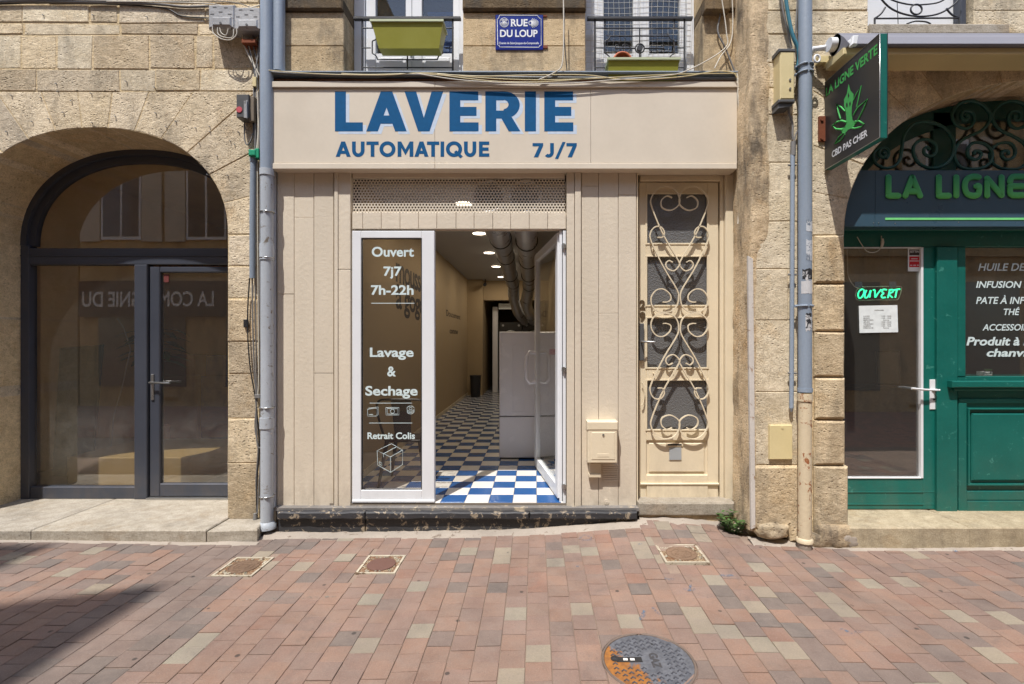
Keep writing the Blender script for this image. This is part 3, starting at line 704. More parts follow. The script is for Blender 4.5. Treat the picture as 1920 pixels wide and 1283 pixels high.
# room behind
R = MB(); R.box(-5.9, -5.85, .56, 5, -.05, 4.2); R.box(-2.5, -2.44, .56, 5, -.05, 4.2); R.box(-5.9, -2.44, 5, 5.1, -.05, 4.2); R.box(-5.9, -2.44, .56, 5, 3.75, 3.85)
R.build('room_wall', painted('ochre_room_wall', srgb(232, 204, 160), .85, .001, .1), LB)
m = MB(); m.box(-5.9, -2.44, .52, 5, .0, .085); m.build('room_floor', painted('dusty_floor', srgb(150, 138, 122), .7, .001, .1), LB)
m = MB(); m.rect(-4.95, -3.63, .086, .40, .9, 1.9, .01); single(m.build('low_platform', WOOD), 'low yellow plywood platform inside the left shop window', 'platform')
m = MB(); m.add([(-5.5, 1.3, .09), (-5.06, 1.3, .09), (-5.06, 1.33, .09), (-5.5, 1.33, .09), (-5.65, 1.55, 1.55), (-5.15, 1.55, 1.59), (-5.15, 1.58, 1.59), (-5.65, 1.58, 1.55)], [(0, 1, 5, 4), (3, 7, 6, 2), (0, 4, 7, 3), (1, 2, 6, 5), (4, 5, 6, 7), (0, 3, 2, 1)])
single(m.build('leaning_board', painted('dark_green_board', srgb(60, 84, 68), .6, .001, .1)), 'dark green board leaning behind the left window pane', 'board')
pp = [(220, 597), (232, 615), (245, 655), (228, 730), (213, 780)]; m = MB(); m.tube([(px(q, 1.95), 1.95, pz(w_, 1.95)) for q, w_ in pp]+[(px(206, 1.95), 1.95, .09)], .009, 6); single(m.build('curtain_pole', PIPEB), 'thin white bent pole standing beside the plant in the left window', 'pole')
pt = thing('pot_plant', 'dark leafed indoor plant in a pot inside the left shop', 'plant', (-5.03, 2.2, .085)); Q = (-5.03, 2.2)
m = MB(); m.tube([(*Q, .085), (*Q, .5)], [.13, .17], 14); m.build('pot', TERRA, pt)
m = MB(); m.tube([(*Q, .4), (Q[0]+.02, Q[1], 1.2), (Q[0]-.04, Q[1], 1.75)], .014, 6); m.build('stem', LEAF, pt)
def leaf(mb, base, d, L, wd, droop=.4):
    d = Vector(d).normalized(); s = d.cross(Vector((0, 0, 1))); s = s.normalized() if s.length > .01 else Vector((1, 0, 0)); v = []; N = 5
    for i in range(N+1):
        t = i/N; c = Vector(base)+d*L*t+Vector((0, 0, -droop*L*t*t)); ww = wd*math.sin(math.pi*min(1, t*.93+.05))
        v += [c-s*ww, c+Vector((0, 0, -.15*ww)), c+s*ww]
    mb.add(v, [(3*i+a, 3*i+a+1, 3*i+a+4, 3*i+a+3) for i in range(N) for a in (0, 1)], 0, True)
m = MB()
for k in range(24):
    an = k*2.4; leaf(m, (Q[0], Q[1], 1.35+k*.02), (math.cos(an), math.sin(an), .35), .45, .075, .5)
m.build('foliage', LEAF, pt)
for k, (a, b_, c_, cl) in enumerate(((305, 365, 'red', painted('dull_red_box', srgb(120, 62, 56), .7, .001, .1)), (385, 425, 'blue', NAVY))):
    m = MB(); m.rect(px(a, 3), px(b_, 3), 1.12, 1.43, 3.0, 3.25, .01); m.box(px(a, 3)-.05, px(b_, 3)+.05, 2.98, 3.3, .085, 1.119, 0)
    single(m.build('display_crate', cl), '%s display box on a stand deep inside the left shop' % c_, 'display box')
m = MB(); m.rect(X(305), X(314), Z(529), Z(514), YG+.015, YG+.0195, 0); single(m.build('door_sticker', painted('faded_red_sticker', srgb(120, 60, 56), .6, .001, .2)), 'tiny red sticker at the top of the grey framed door pane', 'sticker')

# ================================================================ MIDDLE BUILDING (laundromat)
MBD = thing('laundromat_building', 'building with cream plank laundromat front between the two stone arches', 'building', (-.3, .2, 0))
XL, XR = px(508), 1.745
b = MB()
b.box(-2.32, -1.63, .06, .3, 0, 3.88); b.box(.30, .893, .06, .3, 0, 3.88); b.box(-1.63, .30, .06, .3, 3.10, 3.88); b.box(.893, 1.75, .13, .3, 0, 3.88); b.box(.893, 1.745, .02, .13, 3.13, 3.88)
b.build('carcass', DARKI, MBD)
YF = 0.
def plank(x0, x1, p0, p1, y=0., mat=None, parent=MBD, b=.003, yb=.059, name='plank'):
    j = random.uniform(-.0022, .0022)
    m = MB(); m.pbox(x0, x1, p0, p1, y+j, yb, b); return m.build(name, mat or CREAM, parent)
def pstack(x0, x1, edges, y=0., g=.35):
    for a, c in zip(edges, edges[1:]): plank(x0+g, x1-g, a+.2, c-.2, y)
pstack(519.5, 551.5, [312, 551.5, 955]); pstack(551.5, 588.5, [312, 408, 955]); pstack(588.5, 625.5, [312, 700, 955])
plank(626.5, 633.5, 312, 953, -.018); plank(634, 657, 312, 505, -.01); plank(634, 657, 506, 950, -.01)
plank(1062.5, 1077, 312, 951, -.012); plank(1078, 1089.5, 312, 951, -.02); pstack(1090, 1122.5, [312, 349, 955]); pstack(1122.5, 1159.5, [312, 588, 955]); pstack(1159.5, 1193.5, [312, 366, 955])
m = MB(); m.pbox(509, 517, 318, 955, .005, .05, .004); m.build('edge_strip', WHITE, MBD)
# head panel, grille, short planks
plank(661, 1059, 318, 334, .012); 
for a in range(12):
    e = [660, 680, 715, 750, 784.5, 819, 855, 889, 924, 957.5, 992.5, 1027, 1061.5]; plank(e[a]+.3, e[a+1]-.3, 398.5, 429.5, -.002)
m = MB(); m.box(px(657), px(1063), .003, .045, 3.135, 3.25); m.box(px(657), px(1063), .045, .058, pz(431), pz(397)); m.build('lintel_board', CREAM, MBD)
gp = MB(); x0, x1, z0, z1 = px(659.5), px(1061), pz(398.2), pz(335); pit = .0275; rw = pit*.866; nr = int((z1-z0)/rw)+1; nc = int((x1-x0)/pit)+1; Rh = .0092
for r in range(nr):
    for c in range(nc):
        cx = x0+(c+.5*(r % 2))*pit; cz = z0+r*rw
        if cx-pit*.6 < x0-.02 or cx > x1+.01 or cz > z1+.005: continue
        o = [(cx+pit/math.sqrt(3)*math.sin(k*math.pi/3), cz+pit/math.sqrt(3)*math.cos(k*math.pi/3)) for k in range(6)]
        i_ = [(cx+Rh*math.sin(k*math.pi/6), cz+Rh*math.cos(k*math.pi/6)) for k in range(12)]
        cl = lambda p: (min(max(p[0], x0), x1), min(max(p[1], z0), z1))
        o = [cl(p) for p in o]; i_ = [cl(p) for p in i_]
        v = [(p[0], .022, p[1]) for p in o]+[(p[0], .022, p[1]) for p in i_]+[(p[0], .025, p[1]) for p in i_]
        f = []
        for k in range(6):
            a, bb = k, (k+1) % 6; i0, i1, i2 = 6+2*k, 6+(2*k+1) % 12, 6+(2*k+2) % 12
            f += [(a, i0, i1), (a, i1, bb), (bb, i1, i2)]
        f += [(6+k, 18+k, 18+(k+1) % 12, 6+(k+1) % 12) for k in range(12)]
        gp.add(v, f)
gp.build('perforated_grille', CREAM_S, MBD)
# plinth of black painted stone
for (a, c, p0, p1, y) in ((519, 1195, 957.5, 970, -.12), ):
    for (q, r) in ((519, 684), (685, 992), (993, 1195)):
        mm = MB(); Xa, Xb = px(q, -.12), px(r, -.12); 
        pts = [(Xa+(Xb-Xa)*k/12, .178+random.uniform(-.004, .004)) for k in range(13)]
        low = [(Xa+(Xb-Xa)*k/12, .118+random.uniform(-.005, .005)) for k in range(13)]
        mm.prism(low+pts[::-1], -.125, .06, .01); mm.build('kerb_stone', BLACKP, MBD)
for (q, r) in ((520, 683), (684.5, 1194)):
    mm = MB(); Xa, Xb = px(q, -.10), px(r, -.10); n = 14
    top = [(Xa+(Xb-Xa)*k/n, .116) for k in range(n+1)]; low = [(Xa+(Xb-Xa)*k/n, -.06) for k in range(n+1)]
    mm.prism(low+top[::-1], -.085, .06, .006); mm.build('kerb_stone', BLACKP, MBD)
m = MB(); m.box(px(520), px(1195), -.07, .06, .17, .196); m.build('door_sill', painted('worn_grey_sill', srgb(120, 116, 112), .6, .003, .2, wear=.5, wearcol=srgb(176, 162, 138)), MBD)
# ---- fixed leaf
W = lambda mb, a, c, p, q, y=.0, yb=.05, b=.004: mb.pbox(a, c, p, q, y, yb, b)
lf = MB(); W(lf, 660, 677, 433, 941); W(lf, 791, 814.5, 433, 941); W(lf, 677, 791, 433, 446.5); W(lf, 677, 791, 919, 941); lf.pbox(660, 814.5, 938, 942.5, -.008, .05, .002)
lfo = lf.build('window_leaf', WHITE, MBD)
m = MB(); m.pbox(675.5, 678.5, 446, 920, .004, .03, 0); m.pbox(789.5, 791.5, 446, 920, .004, .03, 0); m.pbox(678, 790, 446, 448, .004, .03, 0); m.pbox(678, 790, 918, 920, .004, .03, 0); m.build('glazing_seal', BLACK, lfo)
m = MB(); m.box(px(676), px(792), .018, .024, pz(921), pz(445)); m.build('pane', GLASSDR, lfo)
YT = .0165; vin = MB()
for s, a, c, base, top in (('Ouvert', 697, 776, 481.5, 463), ('7j7', 719, 753, 517.5, 500), ('7h-22h', 695.5, 775.5, 553, 535), ('Lavage', 693.5, 775.5, 669.5, 652), ('&', 726, 742.5, 706, 687), ('Sechage', 685, 783, 742, 724), ('Retrait Colis', 689, 778, 823.5, 811)):
    vin = MB(); ptext(vin, s, a, c, base, top, YT, bold=.026); vin.build('lettering', LTEAL, lfo)
vin = MB()
def vline(a, c, p, h=1.0): vin.add([(px(a), YT, pz(p+h/2)), (px(c), YT, pz(p+h/2)), (px(c), YT, pz(p-h/2)), (px(a), YT, pz(p-h/2))], [(0, 1, 2, 3)])
vline(695, 776, 568.5, 1.2); vline(692, 771.5, 756.5); vline(691, 772, 794)
def vs(pts, w_=.0022, k=1): 
    P = [Vector((px(a), YT-.0005, pz(p))) for a, p in pts]
    if k > 1: P = smooth_path(P, k)
    vin.tube(P, w_, 4, flat=.2)
for q in ([(706, 846), (707, 873), (731.5, 887), (754, 872), (754, 845), (733, 833), (706, 846), (731, 858), (754, 845)], [(731, 858), (731.5, 887)], [(718, 852), (742, 839)], [(710, 867), (715, 869.5), (715, 874), (710, 871), (710, 867)], [(718, 852), (718, 858)]): vs(q)
for q in ([(688, 768), (704, 766), (706, 767), (706, 780), (704, 781), (688, 781), (688, 768)], [(690, 766), (708, 764), (708, 779)], [(690, 778), (698, 778)]): vs(q, .0018)
for q in ([(722.5, 765), (747, 765), (747, 779), (722.5, 779), (722.5, 765)], [(725, 767), (744.5, 767), (744.5, 777), (725, 777), (725, 767)]): vs(q, .002)
vs([(734.7+4*math.cos(a), 772+4*math.sin(a)) for a in [k*.7 for k in range(10)]], .002)
for dy in (0, 2.5, 5): vs([(769+7*math.cos(a), 767+dy+5*math.sin(a)) for a in [k*.5 for k in range(13 if dy == 0 else 7)]], .0018)
vs([(769+3*math.cos(a), 767+2.4*math.sin(a)) for a in [k*.7 for k in range(10)]], .0018)
vin.build('vinyl_lettering', LTEAL, lfo)
# ---- opened leaf (hinged on the right, swung inside)
H0 = Vector((.222, .05, 0)); H1 = Vector((.02, 1.20, 0)); U = (H1-H0).normalized(); NN = Vector((-U.y, U.x, 0)); LW = (H1-H0).length
def leafbox(mb, u0, u1, z0, z1, t0=-.025, t1=.025, bb=.004):
    k = len(mb.v); tmp = MB(); tmp.prism([(u0, z0), (u1, z0), (u1, z1), (u0, z1)], t0, t1, bb)
    mb.add([H0+U*x+NN*y+Vector((0, 0, z)) for x, y, z in tmp.v], tmp.f)
zb, zt = .245, 2.585; m = MB(); sw = .085
leafbox(m, 0, sw, zb, zt); leafbox(m, LW-sw, LW, zb, zt); leafbox(m, sw, LW-sw, zb, zb+.1); leafbox(m, sw, LW-sw, zt-.075, zt)
od = m.build('glazed_door', WHITE, MBD)
m = MB(); leafbox(m, sw-.005, LW-sw+.005, zb+.095, zt-.07, -.004, .004, 0); m.build('pane', GLASS, od)
for t in (-1, 1):
    m = MB(); hp = lambda u, tt, z: H0+U*u+NN*(tt*t)+Vector((0, 0, z))
    m.tube([hp(LW-.05, .02, 1.50), hp(LW-.06, .09, 1.51), hp(LW-.07, .125, 1.46), hp(LW-.075, .13, 1.34), hp(LW-.07, .125, 1.22), hp(LW-.06, .09, 1.17), hp(LW-.05, .02, 1.18)], .020, 8); m.build('pull_handle', PLASTW, od)
m = MB(); m.pbox(1049, 1054, 432, 944, .02, .09, .001); m.pbox(1055.5, 1061.5, 432, 944, .006, .058, .001); m.build('door_jamb', WHITE, MBD)
m = MB(); m.pbox(1053, 1056.5, 432, 944, .03, .08, 0); m.pbox(1060.8, 1062.4, 432, 946, .001, .05, 0); m.build('seal', BLACK, MBD)
m = MB()
for p in (462, 693, 912): m.cyl((px(1057), -.012, pz(p+5)), (px(1057), -.012, pz(p-5)), .009, 10); m.box(px(1053), px(1061), -.012, .01, pz(p+3.5), pz(p-3.5))
m.build('hinge', STEEL, MBD)
# ---- laundromat interior
room = MB(); zc = 3.268; zf = .22
room.box(-1.86, -1.778, .301, 8.6, 0, zc); room.box(-1.778, -1.38, 8.6, 14, 0, zc); room.box(.36, .44, .301, 14, 0, zc); room.box(-1.38, .36, 13.9, 14, 0, zc)
room.box(-1.38, .36, 8.85, 9.1, 2.745, zc); room.box(-1.86, -1.778, 8.6, 14, 0, zc)
ri = MB(); ri.box(-1.778, -1.632, .3, .34, 0, zc); ri.box(.302, .36, .3, .34, 0, zc)
room.build('interior_wall', WALLI, MBD); ri.build('interior_return', WALLI, MBD)
m = MB(); m.box(-1.86, .44, .3, 14, zc, zc+.05); m.build('ceiling', CEIL, MBD)
m = MB(); m.box(-1.79, .37, -.0, 14, .10, zf-.006); flo = m.build('shop_floor', GROUT, MBD)
m = MB(); m.box(-1.778, -1.765, .34, 8.6, zf, zf+.07); m.box(.347, .36, .34, 13, zf, zf+.07); m.build('skirting_board', CREAM_D, MBD)
T = .2111; tmesh = {}; cnt = 0; far = MB()
for j in range(0, 64):
    for i in range(-9, 2):
        xa, xb = .0155+i*T, .0155+(i+1)*T; ya, yb = .008+j*T, .008+(j+1)*T
        xa = max(xa, -1.777); xb = min(xb, .359); 
        if j == 0: ya = .008
        if j < 2: xa = max(xa, -1.60); xb = min(xb, .27)
        if xb-xa < .02: continue
        blue = (i+j) % 2 == 0
        key = (round(xb-xa, 3), round(yb-ya, 3), blue)
        if cnt < 290:
            if key not in tmesh:
                mm = MB(); g = .0015; A, B = xb-xa-2*g, yb-ya-2*g; e = .0015
                v = [(e, e, 0), (A-e, e, 0), (A-e, B-e, 0), (e, B-e, 0), (0, 0, -.0015), (A, 0, -.0015), (A, B, -.0015), (0, B, -.0015), (0, 0, -.008), (A, 0, -.008), (A, B, -.008), (0, B, -.008)]
                mm.add(v, [(0, 1, 2, 3)]+[(r*4+k, r*4+(k+1) % 4, r*4+4+(k+1) % 4, r*4+4+k) for r in (0, 1) for k in range(4)])
                o = mm.build('floor_tile', TILE_B if blue else TILE_W, None); tmesh[key] = o.data
            else: o = bpy.data.objects.new('floor_tile', tmesh[key]); COL.objects.link(o)
            o.parent = flo; o.location = Vector((xa+.0015, ya+.0015, zf+random.uniform(0, .0006)))-MBD.location; cnt += 1
        else:
            far.box(xa+.0015, xb-.0015, ya+.0015, yb-.0015, zf-.005, zf, 1 if blue else 0)
far.build('tile_field', [TILE_W, TILE_B], flo, kind='stuff')
# black wall lettering on the left wall
wl = MB()
def wd(p): return F*1.778/(CX-p)-CD
def wallt(s, a, c, zb_, cap, bold=.02): text(wl, s, (-1.776, wd(a), zb_), (0, 1, 0), (0, 0, 1), wd(c)-wd(a), cap, bold=bold)
text(wl, 'mousse', (-1.776, wd(742), 1.62+(641.5-528)*(wd(742)+CD)/F), (0, 1, 0), (0, 0, 1), 1.62, .36, bold=.02, space=.9)
text(wl, 'à gogo', (-1.776, wd(742), 1.62+(641.5-578)*(wd(742)+CD)/F), (0, 1, 0), (0, 0, 1), 1.62, .33, bold=.02, space=.9)
text(wl, 'Doucement', (-1.776, wd(836.5), 2.15), (0, 1, 0), (0, 0, 1), wd(863)-wd(836.5), .12, bold=.01)
text(wl, 'comme', (-1.776, wd(843), 1.80), (0, 1, 0), (0, 0, 1), wd(858)-wd(843), .12, bold=.02)
wl.build('wall_lettering', LBLK, MBD)
# lamps in the ceiling
for k, y in enumerate((1.52, 3.10, 4.70, 6.33, 8.02)):
    l = thing('ceiling_light', ['round recessed ceiling light seen through the perforated grille', 'round ceiling light nearest the doorway, beside the foil duct', 'second round ceiling light behind the lintel going inward', 'third round ceiling light, halfway down the laundromat', 'last round ceiling light before the small camera'][k], 'ceiling light', (-.84, y, zc), 'round lights along the laundromat ceiling')
    m = MB(); m.cyl((-.84, y, zc-.012), (-.84, y, zc+.0), .115, 24); m.build('trim', PLASTW, l)
    m = MB(); m.cyl((-.84, y, zc-.014), (-.84, y, zc-.010), .098, 24); m.build('diffuser', plain('lamp_diffuser', (1, .95, .85), .5, emit=(1, .86, .66), es=2.6), l)
    ld = bpy.data.lights.new('ceiling_lamp', 'AREA'); ld.shape = 'DISK'; ld.size = .19; ld.energy = 3.9; ld.color = (1, .84, .64)
    lo = bpy.data.objects.new('lamp', ld); COL.objects.link(lo); lo.parent = l; lo.location = (0, 0, -.02)
# foil ducts
def duct(pts, name, lab):
    P = smooth_path(pts, 10); L = 0; out = [P[0]]
    D = [0]
    for a, c in zip(P, P[1:]): D.append(D[-1]+(c-a).length)
    n = int(D[-1]/.011); Q = []; k = 0
    for i in range(n+1):
        s = D[-1]*i/n
        while k < len(D)-2 and D[k+1] < s: k += 1
        t = (s-D[k])/max(1e-6, D[k+1]-D[k]); Q.append(P[k].lerp(P[k+1], min(1, t)))
    rad = [.126+.007*math.cos(i*2*math.pi/3)+.004*math.sin(i*.07) for i in range(n+1)]
    m = MB(); m.tube(Q, rad, 16, caps=False); o = single(m.build(name, FOIL), lab, 'duct', 'foil ducts under the laundromat ceiling')
    for s in (1.9, 3.5, 5.0, 6.3):
        q = min(Q, key=lambda p: abs(p.y-s)); m = MB(); m.tube([(q.x+.138*math.cos(a), q.y, q.z+.138*math.sin(a)) for a in [k*math.pi/12 for k in range(24)]], .007, 5, closed=True); m.build('strap', BLACK, o)
    return o
zd = 1.62+1.27
duct([(-.41, .05, 2.90), (-.41, .5, 2.90), (-.42, 1.2, zd), (-.46, 3.2, zd+.1), (-.47, 5.2, zd), (-.48, 6.6, zd), (-.50, 7.4, zd-.22), (-.42, 8.0, 2.38), (-.28, 8.9, 2.2)], 'foil_duct', 'left corrugated foil duct sagging from the grille to the rear dryers')
duct([(-.085, .05, 2.90), (-.09, .5, 2.90), (-.10, 1.2, zd), (-.11, 3.2, zd+.03), (-.12, 5.2, zd), (-.13, 6.4, zd-.05), (-.2, 7.4, zd-.35), (-.12, 8.0, 2.32), (-.05, 8.9, 2.2)], 'foil_duct', 'right corrugated foil duct nearest the opened glass door')
for xx in (-.41, -.085):
    m = MB(); m.tube([(xx+.135*math.cos(a)*random.uniform(.95, 1.06), .036+random.uniform(-.006, .006), 2.90+.135*math.sin(a)*random.uniform(.95, 1.06)) for a in [k*math.pi/14 for k in range(28)]], .009, 5, closed=True)
    for k in range(60):
        a = math.pi+math.pi*random.random(); r_ = random.uniform(.1, .15); c = Vector((xx+r_*math.cos(a), .034, 2.90+r_*math.sin(a)))
        m.add([c+Vector([random.uniform(-.016, .016) for _ in range(3)])*Vector((1, .4, 1)) if False else c+Vector((random.uniform(-.016, .016), random.uniform(-.006, .006), random.uniform(-.016, .016))) for q in range(3)], [(0, 1, 2)])
    single(m.build('foil_collar', FOIL), 'crumpled foil edge where the %s duct meets the grille' % ('left' if xx < -.2 else 'right'), 'duct collar')
# big white machine beside the open door
wm = thing('tumble_dryer', 'tall white appliance standing behind the opened glass door', 'washing machine', (-.07, 1.95, zf))
m = MB(); m.rect(-.425, .31, zf+.02, .51+.22, 1.56, 2.35, .008); m.rect(-.425, .31, .735, 1.744, 1.555, 2.35, .012); m.build('cabinet', PLASTW, wm)
m = MB(); m.rect(-.425, .31, zf, zf+.019, 1.60, 2.33, 0); m.build('base', BLACK, wm)
Xm = lambda v: px(v, 1.555); Zm = lambda v: pz(v, 1.555)
m = MB(); 
for (a, c, p, q) in ((960, 961, 646, 772), (984, 985, 646, 772), (960, 985, 645, 646), (960, 985, 772, 773)): m.box(Xm(a), Xm(c), 1.549, 1.556, Zm(q), Zm(p))
m.rect(Xm(961.5), Xm(983.5), Zm(771.5), Zm(646.5), 1.550, 1.556, .002); m.build('recessed_panel', PLASTW, wm)
m = MB(); m.box(-.43, .315, 1.56, 2.0, .729, .736); m.build('seam', DGREY, wm)
m = MB(); m.rect(Xm(1030), Xm(1052), Zm(665), Zm(655), 1.54, 1.56, .003); m.build('red_label', RED, wm)
# rear: dryers on washers, bin, white column, camera
for k, xx in enumerate((-.985, -.335)):
    d = thing('stacked_dryer', ['left black dryer on a washer deep in the laundromat', 'right black dryer partly hidden by the white machine'][k], 'dryer', (xx+.32, 9.6, zf), 'black dryers at the back')
    m = MB(); m.rect(xx, xx+.64, zf, 1.25, 9.25, 9.9, .01); m.rect(xx, xx+.64, 1.26, 2.17, 9.25, 9.9, .01); m.build('cabinet', painted('black_enamel', srgb(44, 42, 40), .35, .0004, .05), d)
    for zz in (.8, 1.72):
        m = MB(); m.tube([(xx+.32+.2*math.cos(a), 9.235, zz+.2*math.sin(a)) for a in [q*math.pi/12 for q in range(24)]], .03, 6, closed=True); m.build('door_ring', STEEL, d)
        m = MB(); m.cyl((xx+.32, 9.24, zz), (xx+.32, 9.249, zz), .18, 20); m.build('porthole', plain('dark_porthole', (.02, .02, .02), .15), d)
    m = MB(); [m.cyl((xx+.1+q*.44, 9.235, 2.08), (xx+.1+q*.44, 9.26, 2.08), .03, 12) for q in (0, 1)]; m.build('knob', STEEL, d)
m = MB(); m.tube([(-1.52, 8.2, zf), (-1.52, 8.2, zf+.52)], [.12, .14], 20); m.cyl((-1.52, 8.2, zf+.521), (-1.52, 8.2, zf+.55), .15, 20); single(m.build('waste_bin', painted('dark_bin', srgb(48, 48, 52), .5, .0005, .05)), 'dark waste bin against the wall end of the laundromat', 'bin')
m = MB(); m.rect(-1.18, -1.03, zf, 2.6, 9.3, 9.5, .01); single(m.build('white_pillar', PLASTW), 'narrow white door post beyond the lintel at the back', 'pillar')
m = MB(); m.rect(-1.0, -.40, 2.52, 2.68, 9.15, 9.18, .004); single(m.build('rear_sign', PAPER), 'white strip sign under the rear lintel above the dryers', 'sign')
m = MB(); m.tube([(-1.30, 8.5, 3.14), (-1.30, 8.42, 3.12), (-1.30, 8.36, 3.10)], [.035, .045, .045], 12); m.cyl((-1.3, 8.52, 3.2), (-1.3, 8.52, zc), .012, 8); m.cyl((-1.3, 8.5, 3.15), (-1.3, 8.52, 3.21), .012, 8); single(m.build('ceiling_camera', BLACK), 'small black camera under the ceiling at the wall corner', 'camera')
# black metal chair behind the fixed leaf
ch = thing('metal_chair', 'black metal chair seen through the fixed glass leaf', 'chair', (-1.25, .6, zf))
cm2 = (BLACKM := painted('black_chair_enamel', srgb(36, 34, 34), .35, .0003, .04))
cx0, cy0 = -1.27, .42
m = MB(); P = [(cx0-.17, cy0+.03, zf+.45), (cx0-.215, cy0, zf+.62), (cx0-.235, cy0-.03, zf+.78), (cx0-.2, cy0-.05, zf+.845), (cx0-.1, cy0-.055, zf+.855), (cx0+.1, cy0-.055, zf+.855), (cx0+.2, cy0-.05, zf+.845), (cx0+.235, cy0-.03, zf+.78), (cx0+.215, cy0, zf+.62), (cx0+.17, cy0+.03, zf+.45)]
m.tube(smooth_path(P, 4), .012, 8); m.build('back_frame', cm2, ch)
m = MB(); m.add([(cx0-.075, cy0+.03, zf+.44), (cx0+.075, cy0+.03, zf+.44), (cx0+.095, cy0-.055, zf+.85), (cx0-.095, cy0-.055, zf+.85)], [(0, 1, 2, 3)]); m.add([(x, y+.004, z) for x, y, z in m.v[:4]], [(0, 3, 2, 1)]); m.build('backrest', cm2, ch)
m = MB(); m.prism([(cx0-.18, cy0+.03), (cx0+.18, cy0+.03), (cx0+.19, cy0+.38), (cx0-.19, cy0+.38)], 0, .022, .004); m.v = [(x, z, zf+.455-y) for x, y, z in m.v]; m.build('seat', cm2, ch)
for sx in (-1, 1):
    for yy, oy in ((cy0+.04, -.07), (cy0+.36, .06)):
        m = MB(); m.tube([(cx0+sx*.16, yy, zf+.44), (cx0+sx*.225, yy+oy, zf)], [.022, .013], 8); m.build('leg', cm2, ch)

# ---- fascia sign
sg = thing('fascia_sign', 'long cream fascia sign reading LAVERIE AUTOMATIQUE 7J/7 in blue', 'shop sign', (-.25, 0, 3.2))
YS = -.085
m = MB()
for a, c in ((510.5, 815), (815.4, 1107.5), (1108, 1382)): m.pbox(a, c, 166, 306, YS, .05, .0015)
m.build('board', CREAM_S, sg)
m = MB(); [m.pbox(a, c, 152.5, 163.5, YS-.018, .05, .003) for a, c in ((510, 815.2), (815.6, 1383))]; m.pbox(510.5, 1382, 163.5, 166.5, YS+.012, .05, 0); m.build('top_trim', CREAM_S, sg)
m = MB(); [m.pbox(a, c, 306.2, 317, YS-.012, .058, .004) for a, c in ((509.5, 815.2), (815.6, 1382))]; m.build('bottom_trim', CREAM_S, sg)
big = [('L', 628, 680.3), ('A', 686.8, 762.6), ('V', 758.4, 831), ('E', 842.6, 897.3), ('R', 910, 974.5), ('I', 984, 1005), ('E', 1020.5, 1075)]
for it in big:
    m = MB(); glyphs(m, [it], 246.5, 171.5, YS-.0006, 20.5, .225, dx=6.5, dy=5); m.build('letter_shade', PALEB, sg)
    m = MB(); glyphs(m, [it], 246.5, 171.5, YS-.0014, 20.5, .225); m.build('letter', BLUE, sg)
med = [('A', 629.5, 657.5), ('U', 660, 683.5), ('T', 687, 710), ('O', 711.5, 741.5), ('M', 745.5, 775), ('A', 777, 803.5), ('T', 800.5, 823.5), ('I', 826, 832.8), ('Q', 836, 866.5), ('U', 870, 893), ('E', 898, 917.5), ('7', 998.5, 1018.5), ('J', 1019, 1038.5), ('/', 1040.5, 1060.5), ('7', 1062, 1081.5)]
for k, it in enumerate(med):
    m = MB(); glyphs(m, [it], 294 if k < 11 else 295, 265.5 if k < 11 else 268.5, YS-.0014, 7.0, .22); m.build('letter', BLUE, sg)
# flashing and wooden battens on top
m = MB(); m.pbox(512, 1380, 147.5, 152.3, -.03, .05, .002); m.build('batten', painted('old_brown_batten', srgb(136, 96, 72), .9, .003, .3), MBD)
m = MB(); m.box(px(508), px(1380), -.10, .06, pz(147), pz(145)); m.build('lead_flashing', ZINC, MBD)
# ---- upper stone wall with two windows
zT = pz(147)
def pier(x0, x1, zs_, mat=STONE_M, yb=.3):
    for a, c in zip(zs_, zs_[1:]): stone(MBD, [(x0, a), (x1, a), (x1, c), (x0, c)], 0, yb, mat, gap=.0015, b=.006, j=.001, proud=.003)
zz = [zT-.0, 4.24, pz(62), pz(24)+.0]
W1a, W1b, W2a, W2b = px(645), px(868), px(1098), px(1318)
zz = [3.92, pz(23)]
for (a, c) in ((-2.385, W1a), (W1b, W2a), (W2b, XR)):
    pier(a, c, [3.92, 4.20, pz(23)] if c-a > .5 else zz); 
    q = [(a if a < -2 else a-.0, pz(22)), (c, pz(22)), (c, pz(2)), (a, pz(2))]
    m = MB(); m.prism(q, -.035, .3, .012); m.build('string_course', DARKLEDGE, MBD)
    stone(MBD, [(a, pz(1.5)), (c, pz(1.5)), (c, 5.5), (a, 5.5)], 0, .3, STONE_M, gap=.001, j=.001)
m = MB(); m.box(W1a-.01, W1b+.01, .02, .4, 5.35, 5.5); m.box(W2a-.01, W2b+.01, .02, .4, 5.35, 5.5); m.build('lintel', STONE_M, MBD)
m = MB(); m.box(-2.38, XR, .06, .5, 3.88, 3.93); m.box(-2.38, XR, .5, 6, 5.45, 5.55); m.box(-2.38, XR, 5.9, 6, 3.9, 5.5); m.box(-2.5, -2.4, .5, 6, 3.9, 5.5); m.box(1.76, 1.86, .31, 6, 0, 5.5); m.build('upper_floor', DARKI, MBD)
